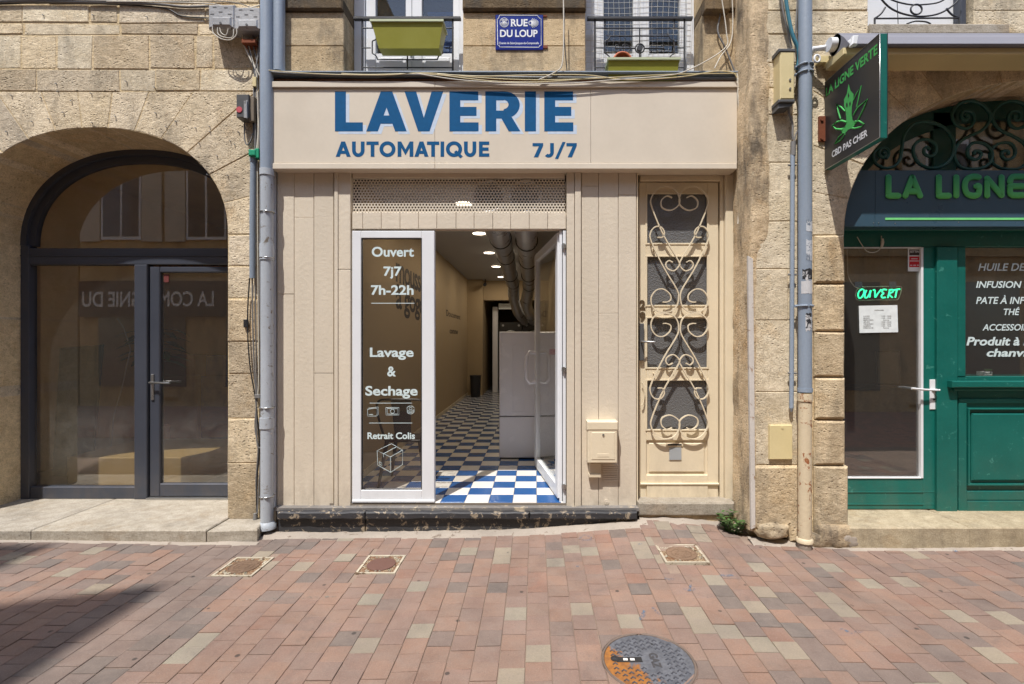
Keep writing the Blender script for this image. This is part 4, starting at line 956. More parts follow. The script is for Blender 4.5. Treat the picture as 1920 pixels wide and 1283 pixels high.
def window(x0, x1, blue, lab):
    Y = .26; z0, z1 = 3.93, 5.35; m = MB(); xm = (x0+x1)/2+.01
    m.rect(x0+.002, x0+.10, z0, z1, Y-.03, Y+.06); m.rect(x1-.07, x1-.002, z0, z1, Y-.03, Y+.06); m.rect(x0+.1, x1-.07, z0, z0+.06, Y-.02, Y+.06)
    w = m.build('window', WHITE, MBD); lo = z0+.36
    m = MB()
    for a, c in ((x0+.103, xm-.002), (xm+.002, x1-.073)):
        m.rect(a, a+.09, z0+.062, z1, Y-.01, Y+.05); m.rect(c-.055, c, z0+.062, z1, Y-.01, Y+.05); m.rect(a+.09, c-.055, z0+.062, lo, Y, Y+.04, .004)
        m.rect(a+.12, c-.085, z0+.10, lo-.04, Y-.006, Y+.01, .005)
    m.build('casement', WHITE, w)
    m = MB(); m.box(x0+.18, x1-.12, Y+.02, Y+.025, lo, z1); m.build('pane', GLASS, w)
    m = MB(); m.add([(x0+.1, Y+.35, lo-.1), (x1-.1, Y+.35, lo-.1), (x1-.1, Y+.35, z1), (x0+.1, Y+.35, z1)], [(0, 1, 2, 3)]); m.build('curtain', painted('dark_curtain', srgb(60, 58, 52), .9, .01, .3), w) if not blue else None
    m = MB(); m.tube([(xm, Y-.03, lo-.06), (xm, Y-.05, lo+.0), (xm, Y-.03, lo+.06)], .009, 6); m.build('window_handle', WHITE, w)
    return w
window(W1a, W1b, False, ''); window(W2a, W2b, True, '')
m = MB(); m.rect(px(800, .5), px(866, .5), 4.35, pz(16, .5), .55, .56, 0); single(m.build('blue_cloth', painted('blue_cloth', srgb(52, 90, 160), .8, .004, .1)), 'blue cloth hanging behind the left upstairs window', 'cloth')
def balcony(xa, xb, lab, up):
    Y = .10; t = thing('balcony_railing', lab, 'railing', (px((xa+xb)/2, Y), Y, 3.95), 'iron railings of the upstairs windows')
    m = MB(); m.box(px(xa, Y), px(xb, Y), Y-.02, Y+.02, pz(37.5, Y), pz(33.5, Y)); m.build('handrail', IRON, t)
    S = lambda pts, r=.006, k=1: mm.tube(fp(pts, Y, k) if k > 1 else [(px(a, Y), Y, pz(b, Y)) for a, b in pts], r, 6)
    o = (xa+xb)/2; w_ = (xb-xa)/2
    for s in (-1, 1): mm = MB(); mm.tube([(px(o+s*w_*.85, Y), Y, pz(b, Y)) for b in (37, 150)], .008, 6); mm.build('post', IRON, t)
    mm = MB(); e = w_*.85
    S([(o-e, 53), (o+e, 53)]); S([(o-e, 90), (o-w_*.69, 90)]); S([(o+w_*.69, 90), (o+e, 90)]); S([(o-e, 127), (o+e, 127)]); S([(o, 84 if up else 100), (o, 130)]); S([(o, 53), (o, 84)]) if up else None
    S([(o-w_*.66, 37), (o-w_*.66, 53)]); S([(o+w_*.66, 37), (o+w_*.66, 53)])
    e2 = w_*.56; t_, b_ = 68, 112
    for s in (-1, 1): S([(o, t_), (o+s*e2, t_)]); S([(o, b_), (o+s*e2, b_)]); S([(o+s*e2, t_), (o+s*(e2+3), t_+6), (o+s*(e2+9), t_+9), (o+s*(e2+10), t_+12)], .006, 3); S([(o+s*(e2+10), t_+12), (o+s*(e2+10), b_-12)]); S([(o+s*(e2+10), b_-12), (o+s*(e2+3), b_-7), (o+s*e2, b_)], .006, 3)
    mm.build('bar', IRON, t)
    mm = MB(); c = 91
    mm.tube([(px(o, Y)+.04*math.cos(a), Y, pz(c, Y)+.04*math.sin(a)) for a in [k*math.pi/10 for k in range(20)]], .007, 6, closed=True); mm.cyl((px(o, Y), Y-.012, pz(c, Y)), (px(o, Y), Y+.012, pz(c, Y)), .026, 12)
    for s in (-1, 1):
        S([(o+s*9, c), (o+s*46, c)], .007)
        for q in (-1, 1): S([(o+s*42, c), (o+s*46, c+q*4), (o+s*43, c+q*7), (o+s*40, c+q*5)], .004, 3); S([(o+s*16, c), (o+s*24, c+q*7), (o+s*31, c+q*7), (o+s*32, c+q*3), (o+s*29, c+q*2)], .004, 3)
    mm.build('scroll_ornament', IRON, t)
balcony(664, 864, 'black iron railing of the left upstairs window, behind the hanging planter', False)
balcony(1101, 1298, 'black iron railing of the netted upstairs window, behind the low planter', True)
def planter(a0, a1, b0, b1, p0, p1, Y, lab):
    t = thing('planter_box', lab, 'planter', (px((a0+a1)/2, Y), Y, pz(p1, Y)), 'olive plastic window boxes'); D = .17
    v = []
    for (a, c, p, y0, y1) in ((a0+2, a1-2, p0+3, Y, Y+D), (b0, b1, p1, Y+.03, Y+D-.03)): v += [(px(a, Y), y0, pz(p, Y)), (px(c, Y), y0, pz(p, Y)), (px(c, Y), y1, pz(p, Y)), (px(a, Y), y1, pz(p, Y))]
    m = MB(); m.add(v, [(0, 1, 5, 4), (1, 2, 6, 5), (2, 3, 7, 6), (3, 0, 4, 7), (4, 5, 6, 7)]); m.build('trough', OLIVE, t)
    m = MB(); x0, x1, z1 = px(a0, Y), px(a1, Y), pz(p0, Y)
    for (xa, xb, ya, yb) in ((x0, x1, Y-.012, Y+.006), (x0, x1, Y+D-.006, Y+D+.012), (x0, x0+.018, Y+.006, Y+D-.006), (x1-.018, x1, Y+.006, Y+D-.006)): m.box(xa, xb, ya, yb, z1-.018, z1)
    m.build('rim', painted('faded_olive_rim', srgb(176, 184, 150), .5, .001, .08), t)
    m = MB(); m.box(x0+.03, x1-.03, Y+.01, Y+D-.01, z1-.06, z1-.04); m.build('soil', painted('soil', (.05, .035, .025), .95, .006, .3), t)
planter(694, 832, 708, 822, 37.5, 87, -.085, 'olive plastic window box hung high on the left railing')
planter(1139, 1276, 1142, 1270, 109, 146, -.085, 'olive plastic window box resting on the ledge under the netted window')
m = MB(); Y = -.03; P = [(px(1167, Y), Y, pz(116, Y)), (px(1167, Y), Y+.07, pz(116, Y))]; m.tube(P, [.074, .055], 20, caps=False); m.tube([(px(1167, Y)+.077*math.cos(q), Y-.006, pz(116, Y)+.077*math.sin(q)) for q in [k*math.pi/14 for k in range(28)]], .011, 6, closed=True); m.cyl((px(1167, Y), Y+.04, pz(116, Y)), (px(1167, Y), Y+.05, pz(116, Y)), .064, 18)
single(m.build('clay_pot', TERRA), 'terracotta pot lying on its side in the low olive box', 'plant pot')
# bird net in front of the right window
net = MB(); Y = .17; xs = [W2a+.02+i*.05 for i in range(20)]; zs = [4.38+.05*i for i in range(18)]
for x in xs: net.tube([(x+.006*math.sin(z*9+x*7), Y+.01*math.sin(z*5), z) for z in [3.95+.1*k for k in range(14)]], .0016, 3)
for z in [3.95+.05*i for i in range(27)]: net.tube([(x, Y+.01*math.sin(x*5), z+.008*math.sin(x*8+z)) for x in xs], .0016, 3)
single(net.build('bird_net', PIPEB), 'white bird net stretched across the right upstairs window', 'net')
# ---- residential door
YD = .10
rd = MB(); A = lambda v: px(v, YD); B = lambda v: pz(v, YD)
def dbox(m, a, c, p, q, y=YD, yb=YD+.04, b=.004): m.prism([(A(a), B(q)), (A(c), B(q)), (A(c), B(p)), (A(a), B(p))], y, yb, b)
edges = [357, 457, 481, 573, 596, 690, 713, 806]
m = MB(); dbox(m, 1198.3, 1212, 342, 937); dbox(m, 1327, 1347, 342, 937); dbox(m, 1212, 1327, 342, 363)
for p, q in ((457, 481), (573, 596), (690, 713), (806, 826), (891, 906)): dbox(m, 1212, 1327, p, q)
dbox(m, 1212, 1327, 908, 937, YD-.012); dbox(m, 1212, 1327, 826, 891, YD+.018, YD+.04, 0); dbox(m, 1217, 1322, 831, 886, YD+.006, YD+.02, .008)
dbox(m, 1200, 1347.5, 905.5, 908.5, YD-.02, YD+.03, .004)
rdo = m.build('house_door', CREAM_D, MBD)
for p, q in ((363, 457), (481, 573), (596, 690), (713, 806)):
    m = MB(); m.box(A(1212), A(1327), YD+.022, YD+.026, B(q), B(p)); m.build('pane', GLASSF, rdo)
mo = MB()
for p, q in ((363, 457), (481, 573), (596, 690), (713, 806)):
    for (a, c, r, s) in ((1210, 1213.5, p-2, q+2), (1325.5, 1329, p-2, q+2), (1213.5, 1325.5, p-2, p+1), (1213.5, 1325.5, q-1, q+2)): dbox(mo, a, c, r, s, YD-.006, YD+.01, .002)
mo.build('glazing_bead', CREAM_D, rdo)
tx = lambda x: 1080+x/1.8324; ty = lambda y: 310+y/1.8329
SA = [(330, 112), (312, 106), (293, 122), (296, 146), (325, 155), (352, 138), (355, 112), (340, 84), (310, 73), (280, 82), (258, 115), (262, 150), (300, 240), (352, 330), (352, 348), (335, 363), (314, 355), (308, 340), (318, 328), (332, 334)]
SB = [(280, 248), (297, 247), (303, 230), (290, 212), (270, 213), (256, 232), (258, 262), (300, 350), (345, 425), (352, 455), (345, 485), (322, 503), (285, 503), (262, 485), (258, 455), (275, 430), (300, 426), (322, 443), (325, 462), (312, 470), (298, 470)]
gr_ = thing('door_grille', 'cream wrought iron scrollwork grille on the residential door', 'door grille', (A(1270), YD-.03, B(590)))
for st in (SA, SB):
    for mxr in (0, 1):
        for mz in (0, 1):
            pts = [(tx(710-x if mxr else x), ty(1014-y if mz else y)) for x, y in st]
            P = fp(pts, YD-.04+(.004 if mxr else 0), 5); mm = MB()
            v = []; f = []; hw, hd = .0075, .009     # flat bar on edge
            for i, p in enumerate(P):
                t = (P[min(i+1, len(P)-1)]-P[max(i-1, 0)]).normalized(); nn = Vector((-t.z, 0, t.x))*hw*.62
                for s, d in ((-1, -1), (1, -1), (1, 1), (-1, 1)): q = p+nn*s; v.append((q.x, q.y+d*hd, q.z))
            for i in range(len(P)-1):
                for k in range(4): f.append((i*4+k, i*4+(k+1) % 4, i*4+4+(k+1) % 4, i*4+4+k))
            f += [(0, 1, 2, 3), (len(v)-4, len(v)-3, len(v)-2, len(v)-1)]
            mm.add(v, f).build('scroll_bar', CREAM_D, gr_)
mm = MB(); [mm.cyl((A(a), YD-.03, B(p)), (A(a), YD+.0, B(p)), .006, 8) for a in (1225, 1316) for p in (468, 584, 700)]; mm.build('fixing_lug', CREAM_D, gr_)
# jambs, head, step
m = MB(); m.pbox(1194.2, 1196.5, 320, 942, .0, .12, .002); m.build('left_jamb', CREAM_D, MBD)
m = MB(); m.prism([(A(1349), .2), (A(1356), .2), (A(1356), 3.13), (A(1349), 3.13)], .085, .13, .003); m.prism([(A(1356.5), .2), (A(1372), .2), (A(1372), 3.13), (A(1356.5), 3.13)], .05, .13, .005); m.prism([(A(1372.5), .2), (A(1381), .2), (A(1381), 3.13), (A(1372.5), 3.13)], .02, .13, .004); m.build('right_jamb', CREAM_D, MBD)
m = MB(); m.prism([(A(1199), B(341)), (A(1349), B(341)), (A(1349), B(318)), (A(1199), B(318))], .07, .13, .004); m.build('door_head', CREAM_D, MBD)
m = MB(); m.prism([(px(1196.5, -.05), .125), (px(1377, -.05), .125), (px(1377, -.05), .238), (px(1196.5, -.05), .238)], -.06, .13, .012); m.build('doorstep', STEP, MBD)
m = MB(); m.prism([(px(1198, -.03), .02), (px(1377, -.03), .02), (px(1377, -.03), .124), (px(1198, -.03), .124)], -.035, .13, .004); m.build('step_base', STONE_S, MBD)
# door furniture
m = MB(); m.prism([(A(1198.5), B(676)), (A(1206), B(676)), (A(1206), B(607)), (A(1198.5), B(607))], YD-.035, YD, .004); m.build('lock_plate', DGREY, rdo)
m = MB(); m.tube([(A(1201), YD-.03, B(641)), (A(1201), YD-.075, B(641)), (A(1224), YD-.08, B(641.5))], .009, 8); m.build('door_handle', STEEL, rdo)
m = MB(); text(m, '2', (A(1199), YD-.006, B(581)), (1, 0, 0), (0, 0, 1), .052, .085, bold=.05); text(m, '9', (A(1199), YD-.006, B(603)), (1, 0, 0), (0, 0, 1), .052, .085, bold=.05); m.build('house_number', painted('dull_brass', srgb(110, 92, 70), .4, .001, .1, metal=.5), rdo)
m = MB(); m.tube(fp([(1203, 717), (1206, 722), (1208, 740), (1206, 756), (1203, 760)], YD-.03, 4), .006, 6); m.build('pull_handle', CREAM_D, rdo)
m = MB(); dbox(m, 1249, 1281, 831, 837, YD-.003, YD+.01, .002); m.build('letter_slot_trim', CREAM_D, rdo)
m = MB(); m.box(A(1252), A(1278), YD-.0045, YD+.0, B(835.5), B(832.5)); m.build('letter_slot', BLACK, rdo)
m = MB(); m.box(A(1255), A(1277.5), YD-.002, YD+.006, B(862.5), B(839.5)); pl_ = m.build('small_plate', painted('grey_plate', srgb(160, 164, 166), .4, .0003, .05), rdo)
# letterbox
lb = thing('letterbox', 'cream metal letterbox screwed to the planks left of the residential door', 'letterbox', (px(1130), -.05, pz(868)))
YB = -.11
m = MB(); m.pbox(1102, 1157.5, 806, 868.5, YB, .0, .006); m.pbox(1101, 1158.5, 791, 806.5, YB-.005, .0, .005); m.build('body', CREAM_D, lb)
m = MB(); m.pbox(1109, 1153, 811, 862, YB-.004, YB+.002, .003); m.pbox(1120, 1142, 851, 857, YB-.006, YB, .001); m.build('front_flap', CREAM_D, lb)
m = MB(); m.cyl((px(1131, YB), YB-.012, pz(815, YB)), (px(1131, YB), YB, pz(815, YB)), .009, 12); m.build('lock', STEEL, lb)
m = MB(); m.pbox(1105, 1126, 869, 894, -.04, -.002, .004); m.pbox(1104, 1127, 889, 896, -.055, -.002, .004); m.cyl((px(1114), -.045, pz(877)), (px(1114), -.04, pz(877)), .012, 12); single(m.build('gas_tap_cover', CREAM_D), 'small cream cover box just under the letterbox', 'cover box')
lv = thing('vent_louvre', 'small slatted vent beside and below the letterbox', 'vent', (px(1145), -.002, pz(890)))
for k in range(8): m = MB(); m.pbox(1130, 1160, 871+k*4.2, 873.8+k*4.2, -.008, -.003, .001); m.build('slat', CREAM, lv)
m = MB(); m.cyl((px(1137), -.006, pz(941)), (px(1137), -.0, pz(941)), .022, 20); m.cyl((px(1137), -.009, pz(941)), (px(1137), -.006, pz(941)), .007, 10); single(m.build('round_cap', CREAM), 'round cream screw cap low on the planks near the kerb', 'cap')
# ---- street name plate
sn = thing('street_sign', 'blue enamel street plate reading RUE DU LOUP', 'street sign', (px(974), -.01, pz(60)))
YN = -.012; m = MB(); m.pbox(929, 1018.5, 27, 93.5, YN, -.002, .003); m.build('plate', NAVY, sn)
m = MB(); yy = YN-.002; q = 4.2
def wtube(pts, r=.0028, k=1): m.tube(fp(pts, yy, k) if k > 1 else [(px(a, yy), yy, pz(b, yy)) for a, b in pts], r, 4, flat=.25)
wtube([(937, 28.8), (1008, 29.2), (1009, 32), (1012, 34.5), (1014.5, 35.5), (1015, 85), (1012, 86), (1010, 89), (937, 88.5), (936, 86), (933, 84.5), (932.5, 36), (935, 34.5), (937, 28.8)], .0028)
for k in range(11): a = math.radians(-70+k*14); wtube([(994+2*math.cos(a), 43.5+3*math.sin(a)), (994+16*math.cos(a), 43.5+9.5*math.sin(a))], .0024)
wtube([(994+2.5*math.cos(k), 43.5+4*math.sin(k)) for k in range(7)], .003)
wtube([(945.5+8.3*math.cos(k*.4), 42.5+8.6*math.sin(k*.4)) for k in range(17)], .0022)
for k in range(9): a = math.radians(20+k*17.5); wtube([(945.5, 41), (945.5+8*math.cos(a), 41+9*math.sin(a))], .0022)
for k in range(3): wtube([(939+k, 37+k*1.6), (952-k, 37+k*1.6)], .002)
ptext(m, 'RUE', 958, 989.5, 49.5, 36, yy, bold=.025); ptext(m, 'DU', 937.5, 961, 69.5, 56, yy, bold=.025); ptext(m, 'LOUP', 966, 1008, 69.5, 56, yy, bold=.025)
ptext(m, 'Chemin de Saint-Jacques-de-Compostelle', 935.5, 1010.5, 83, 78.8, yy, bold=.01)
for (a, z) in ((958, 49.5), (958, 36.8)): wtube([(a-1.2, z), (a+5, z)], .0015)
m.build('lettering', LWHITE, sn)
m = MB(); m.pbox(1018.5, 1025.5, 28, 31, -.012, 0, 0); m.pbox(1018.5, 1027, 85, 90, -.012, 0, 0); m.build('bracket', RUST, sn)

# ================================================================ RIGHT BUILDING
YR = -.33
RB = thing('arched_corner_building', 'pale limestone building with rusticated pier and green arched shopfront on the right', 'building', (4, 0, 0))
RX, RA, RBB, RZS = 4.107, 1.62, 1.245, 2.478
XS = px(1523.5, YR); RTOP = pz(118, YR); XP = 1.747
arch_wall(RB, RX, RA, RBB, RZS, 2.1, XS, 6.1, RTOP, YR, 0, 17, STONE_R, MORTAR, gap=.003)
zl = [.0]+[pz(v, YR) for v in (872, 787, 707, 622, 533, 440)]
for i, (a, c) in enumerate(zip(zl, zl[1:])):
    ex = .03 if i == 0 else 0
    stone(RB, [(XS, a), (RX-RA+ex, a), (RX-RA+ex, c), (XS, c)], YR-.025, 0 if i else -.02, STONE_RB, gap=.007, b=.016, j=.006)
    stone(RB, [(RX+RA, a), (6.1, a), (6.1, c), (RX+RA, c)], YR-.025, 0, STONE_RB, gap=.007, b=.016, j=.004)
zp = [pz(v, YR) for v in (872, 735, 600, 505, 415, 305, 215, 165, 118)]
for i, (a, c) in enumerate(zip(zp, zp[1:])):
    m_ = STONE_R
    if i in (2, 4, 6):
        xm = XP+.30+random.uniform(-.05, .05); stone(RB, [(XP, a), (xm, a), (xm, c), (XP, c)], YR, .3, m_, gap=.002, b=.005, j=.003, proud=.004); stone(RB, [(xm, a), (XS, a), (XS, c), (xm, c)], YR, .0, m_, gap=.002, b=.005, j=.003, proud=.004)
    else: stone(RB, [(XP, a), (XS, a), (XS, c), (XP, c)], YR, .3, m_, gap=.002, b=.006, j=.003, proud=.004)
# battered, broken foot of the pier
def lump(name, cx, cy, cz, rx, ry, rz, m, seed, sub=3, flatb=True):
    bm = bmesh.new(); bmesh.ops.create_icosphere(bm, subdivisions=sub, radius=1)
    from mathutils import noise
    for v in bm.verts:
        p = v.co.copy(); s = max(abs(p.x), abs(p.y), abs(p.z))**.55; p = p/s
        n = noise.noise(p*1.7+Vector((seed, 0, 0)))*.22+noise.noise(p*4.5+Vector((0, seed, 0)))*.09
        p *= 1+n; v.co = Vector((cx+p.x*rx, cy+p.y*ry, cz+p.z*rz))
    me = bpy.data.meshes.new(name); bm.to_mesh(me); bm.free(); mm = MB(); mm.add([v.co for v in me.vertices], [tuple(p.vertices) for p in me.polygons], 0, True)
    bpy.data.meshes.remove(me); return mm.build(name, m, RB)
zt = pz(872, YR)
q = [(XP+.005, .13), (XP+.04, .10), (XP+.10, .055), (XP+.17, .04), (XP+.24, .055), (XP+.27, .10), (XP+.285, .14), (XP+.30, .02), (XS-.03, .0), (XS, .0), (XS, zt), (XP, zt)]
stone(RB, q, YR-.02, .3, STONE_RB, gap=.003, b=.02, j=.004)
m = MB(); m.box(XP+.03, XS, YR+.12, .25, -.05, .16); m.build('mortar_bed', MORTAR, RB)
lump('stone', XP+.15, YR+.03, .11, .14, .10, .065, STONE_RB, 3); lump('stone', RX-RA-.10, YR-.02, .07, .16, .06, .10, STONE_S, 9); lump('stone', RX-RA-.20, YR-.01, .04, .12, .07, .06, STONE_S, 14)
lump('stone', RX-RA+.0, YR-.03, .04, .07, .05, .06, CEMENT, 21)
# rough render on the return face and corner, eroded towards the ground
from mathutils import noise as mn
v = []; f = []; NZ = 150; prof = [(XP-.010, .02), (XP-.012, -.06), (XP-.012, -.13), (XP-.012, -.20), (XP-.012, -.27), (XP-.008, -.325), (XP+.012, -.343), (XP+.05, -.345), (XP+.09, -.344), (XP+.12, -.338), (XP+.14, -.326)]
for i in range(NZ+1):
    z = .10+5.4*i/NZ
    for k, (x, y) in enumerate(prof):
        n1 = mn.noise(Vector((x*6, y*9, z*5)))*.012+mn.noise(Vector((x*22, y*26, z*20)))*.006
        low = max(0, (.9-z))*.012; up = 1 if z > 2.6 else max(0, (z-1.9)/.7)
        if k > 6: y = y+(1-up)*.03+max(0, mn.noise(Vector((3, x*8, z*3.2))))*.03*(k-6)/4
        if k < 6: x = x-n1-low
        else: y = y-n1-low
        v.append((x, y, z))
m_ = len(prof)
for i in range(NZ):
    for k in range(m_-1): q = i*m_+k; f.append((q, q+1, q+m_+1, q+m_))
mm = MB(); mm.add(v, f, 0, True); mm.build('rough_render', STONE_S, RB)
# upper courses and window opening
wa, wb = px(1628, YR), px(1826, YR)
z2 = [RTOP, pz(64, YR)]
courses(RB, XP, 6.1, z2, YR, 0, STONE_R, wmin=.6, wmax=1.1, gap=.002, proud=.004)
z3 = [pz(64, YR), pz(20, YR), 4.75, 5.15, 5.5]
courses(RB, XP, wa, z3, YR, 0, STONE_R, wmin=.7, wmax=1.1, gap=.002, proud=.004); courses(RB, wb, 6.1, z3, YR, 0, STONE_R, wmin=.7, wmax=1.1, gap=.002, proud=.004)
m = MB(); m.box(XP+.006, XS, YR+.006, .29, .35, 5.5); m.box(XS-.01, RX-RA-.006, YR+.006, -.01, .05, RZS); m.box(RX+RA+.006, 6.1, YR+.006, 0, 0, RZS); m.box(XP+.007, wa-.006, YR+.007, -.01, RTOP, 5.5); m.box(wb+.006, 6.1, YR+.007, -.01, RTOP, 5.5); m.box(wa-.01, wb+.01, YR+.007, -.01, RTOP, pz(66, YR)); m.build('mortar_bed', MORTAR, RB)
m = MB(); m.box(1.75, 6.2, .0, 6, 5.5, 5.6); m.box(6.1, 6.2, -.3, 6, 0, 5.5); m.box(1.87, 2.0, .31, 6, 0, 5.5); m.box(1.87, 6.1, 5.9, 6, 0, 5.5); m.build('rear_wall', DARKI, RB)
m = MB(); m.prism([(px(1631, YR-.03), pz(64, YR-.03)), (px(1893, YR-.03), pz(64, YR-.03)), (px(1893, YR-.03), pz(45, YR-.03)), (px(1631, YR-.03), pz(45, YR-.03))], YR-.035, .02, .008); m.build('window_sill', STEP, RB)
zs = pz(46, YR); m = MB(); m.rect(wa, wb, zs, 5.5, -.20, -.14, .004); m.rect(wa+.06, wa+.40, zs+.05, 5.4, -.21, -.195, .006); m.rect(wa+.46, wb-.08, zs+.05, 5.4, -.21, -.195, .006); m.build('window', WHITE, RB)
m = MB(); m.rect(wb-.06, wb-.015, zs, 5.4, -.28, -.21, .004); m.build('window_post', GREYF, RB)
t = thing('window_railing', 'black curved iron railing of the upper right window above the awning', 'railing', (px(1735, YR), YR-.01, zs)); Y = YR-.012
m = MB(); L = lambda pts, r=.007, k=5: m.tube(fp(pts, Y, k), r, 6)
L([(1642, -22), (1652, -2), (1672, 17), (1700, 28), (1730, 31), (1760, 26), (1785, 12), (1800, -4), (1808, -22)]); L([(1650, -20), (1668, -2), (1700, 8), (1730, 9), (1762, 4), (1785, -12)], .006)
m.tube([(px(1718, Y)+.045*math.cos(a), Y, pz(18, Y)+.04*math.sin(a)) for a in [k*math.pi/10 for k in range(20)]], .007, 6, closed=True)
L([(1640, 35), (1798, 34)], .007, 1); L([(1640, 34), (1640, 46)], .008, 1); L([(1798, 34), (1799, 46)], .008, 1); L([(1640, 35), (1652, 26), (1660, 14)]); L([(1799, 34), (1785, 28), (1774, 16)]); L([(1682, 2), (1684, 45)], .003, 1)
L([(1700, 45), (1712, 41), (1720, 40), (1735, 41), (1745, 45)], .006); L([(1655, -25), (1740, -20), (1805, -25)], .009)
m.build('scrollwork', IRON, t)
# doorstep
for a, c in ((RX-RA-.01, px(1818, -.4)), (px(1818.6, -.4), 5.75)):
    m = MB(); q = [(a, -.40), (c, -.40), (c, .05), (a, .05)]; inn = inset(q, .01)
    m.add([(x, y, .155) for x, y in inn]+[(x, y, .145) for x, y in q]+[(x, y, -.05) for x, y in q], [(0, 1, 2, 3)]+[(r*4+i, r*4+(i+1) % 4, r*4+4+(i+1) % 4, r*4+4+i) for r in (0, 1) for i in range(4)]).build('doorstep', limestone('sandy_doorstep', [srgb(172, 160, 136), srgb(180, 168, 144), srgb(164, 150, 124)], .4, stain=.35, pit=.3, seed=7), RB)
# ---- green shopfront
gs = MB(); g = lambda a, c, p, q, y=0., yb=.05, b=.004: gs.pbox(a, c, p, q, y, yb, b)
g(1520, 2230, 426, 463, -.0, .06); g(1520, 2230, 425, 432, -.03, -.001, .004)
g(1757.5, 1796, 463, 961, -.03, .06, .005); g(1796, 2230, 706, 714, -.0, .05); g(1786, 2230, 715, 727, -.085, .0, .006); g(1790, 2230, 727.5, 733, -.05, .0, .004)
g(1796, 2230, 733, 958, .0, .05, .002); g(1798, 2225, 748, 756, -.02, -.001); g(1798, 1813, 756, 962, -.02, -.001); g(1813, 2080, 921, 938, -.02, -.001); g(1813, 2080, 939.5, 962, -.024, -.001); g(2080, 2230, 756, 962, -.02, -.001)
g(1816, 2078, 766, 768.5, -.028, -.001, .002); g(1816, 2078, 908, 911, -.032, -.001, .002); g(1816, 1819, 768.5, 908, -.028, -.001, .002); g(1823, 2070, 775, 902, -.02, -.001, .012)
g(1796, 1811, 463, 706, -.005, .05); g(2080, 2230, 463, 706, -.005, .05)
gso = gs.build('green_shopfront', GREENP, RB)
gs = MB(); g(1731, 1756.5, 463.5, 955); g(1520, 1560, 463.5, 955); g(1560, 1731, 897.5, 955, .004, .05); g(1560, 1756, 922, 924, -.002, .01, .001); g(1560, 1756, 945, 947, -.002, .01, .001); gdo = gs.build('green_door', GREENP, RB)
m = MB(); m.pbox(1727, 1731.5, 464, 897, -.004, .03, .001); m.pbox(1560, 1727, 463.5, 465, -.004, .03, 0); m.pbox(1560, 1727, 895.5, 897.5, -.004, .03, .0); m.build('glazing_bead', WHITE, gdo)
m = MB(); m.box(px(1560), px(1728), .02, .025, pz(897), pz(464)); m.build('pane', GLASSG, gdo)
m = MB(); m.pbox(1744, 1755, 712, 768, -.008, -.0, .003); m.tube([(px(1749), -.006, pz(730.5)), (px(1749), -.05, pz(730.5)), (px(1725), -.055, pz(730)), (px(1701), -.05, pz(727.5))], .0095, 8); m.tube([(px(1745), -.01, pz(731)), (px(1757), -.03, pz(731))], .008, 8); m.build('door_handle', WHITE, gdo)
m = MB(); m.cyl((px(1749.5), -.012, pz(749)), (px(1749.5), -.008, pz(749)), .009, 10); m.build('keyhole', BLACK, gdo)
m = MB(); m.box(px(1810), px(2082), .03, .035, pz(706), pz(463)); m.build('pane', GLASSG, gso)
m = MB(); YW = .027
for s, a, c, base, top in (('HUILE DE', 1834, 1923, 508, 494), ('INFUSION D', 1830, 1934, 540, 527.5), ('PATE À INFU', 1830, 1934, 570, 557), ('THÉ', 1882, 1912, 591, 579), ('ACCESSOIRE', 1842, 1938, 620, 608)): ptext(m, s, a, c, base, top, YW, bold=.018, shear=.22)
ptext(m, 'Produit à l', 1812, 1927, 648, 632, YW, bold=.03, shear=.2); ptext(m, 'chanvre', 1850, 1945, 669, 654, YW, bold=.03, shear=.2)
m.build('window_lettering', LTEAL, gso)
# arch glazing, dark arch frame and post behind the ironwork
fr = MB(); arc_strip(fr, RX, RZS, RA+.03, RBB+.03, RA-.16, RBB-.16, -.0, .05, n=2.1)
for xx in (px(1750, 0), 2*RX-px(1793, 0)): fr.rect(xx, xx+.2, 2.65, RZS+RBB-.1, .0, .05, .004)
fr.build('arch_frame', GREENI, RB)
m = MB(); v = [(RX+se(math.pi*i/40, RA-.12, RBB-.12, 2.1)[0], RZS+se(math.pi*i/40, RA-.12, RBB-.12, 2.1)[1]) for i in range(41)]; v += [(RX-RA+.12, 2.5), (RX+RA-.12, 2.5)]; m.prism(v, .02, .025); m.build('fanlight_pane', GLASSG, RB)
# blue-grey fascia panel inside the arch
zt_, zb_ = pz(319.5, -.15), pz(425, -.15)
def half(z): h = max(0, (z-RZS)/RBB); return RA*(1-h**2.1)**(1/2.1)-.004
def panel(xa, xb):
    N = 8; L_ = []; R_ = []
    for i in range(N+1):
        z = zb_+(zt_-zb_)*i/N; L_.append((max(xa, RX-half(z)), z)); R_.append((min(xb, RX+half(z)), z))
    return L_[::-1]+R_
fs = thing('shop_fascia', 'blue grey fascia reading LA LIGNE VERTE in green over the green door', 'shop sign', (RX, -.12, zb_))
xj = px(1641, -.15)
for a, c in ((0, xj-.001), (xj+.001, 9)): m = MB(); m.prism(panel(a, c), -.15, -.02, .0015); m.build('panel', PANELB, fs)
m = MB(); [m.cyl((px(a, -.15), -.153, pz(b, -.15)), (px(a, -.15), -.15, pz(b, -.15)), .004, 8) for a, b in ((1638, 418), (1647, 418), (1678, 419), (1797, 417), (1920, 416))]; m.build('screw', STEEL, fs)
m = MB(); m.pbox(1660, 2250, 408.5, 412.5, -.154, -.15, 0); m.build('stripe', LGREEN2, fs)
GL = NT('green_gradient_letter'); _p = GL.pos(); _z = GL.n('ShaderNodeSeparateXYZ'); GL.l(_p, _z.inputs[0])
GL.bsdf(GL.mix(GL.ramp(_z.outputs[2], pz(372, -.15), pz(328, -.15)), srgb(96, 186, 104), srgb(56, 142, 98)), .5, spec=.2); GL = GL.m
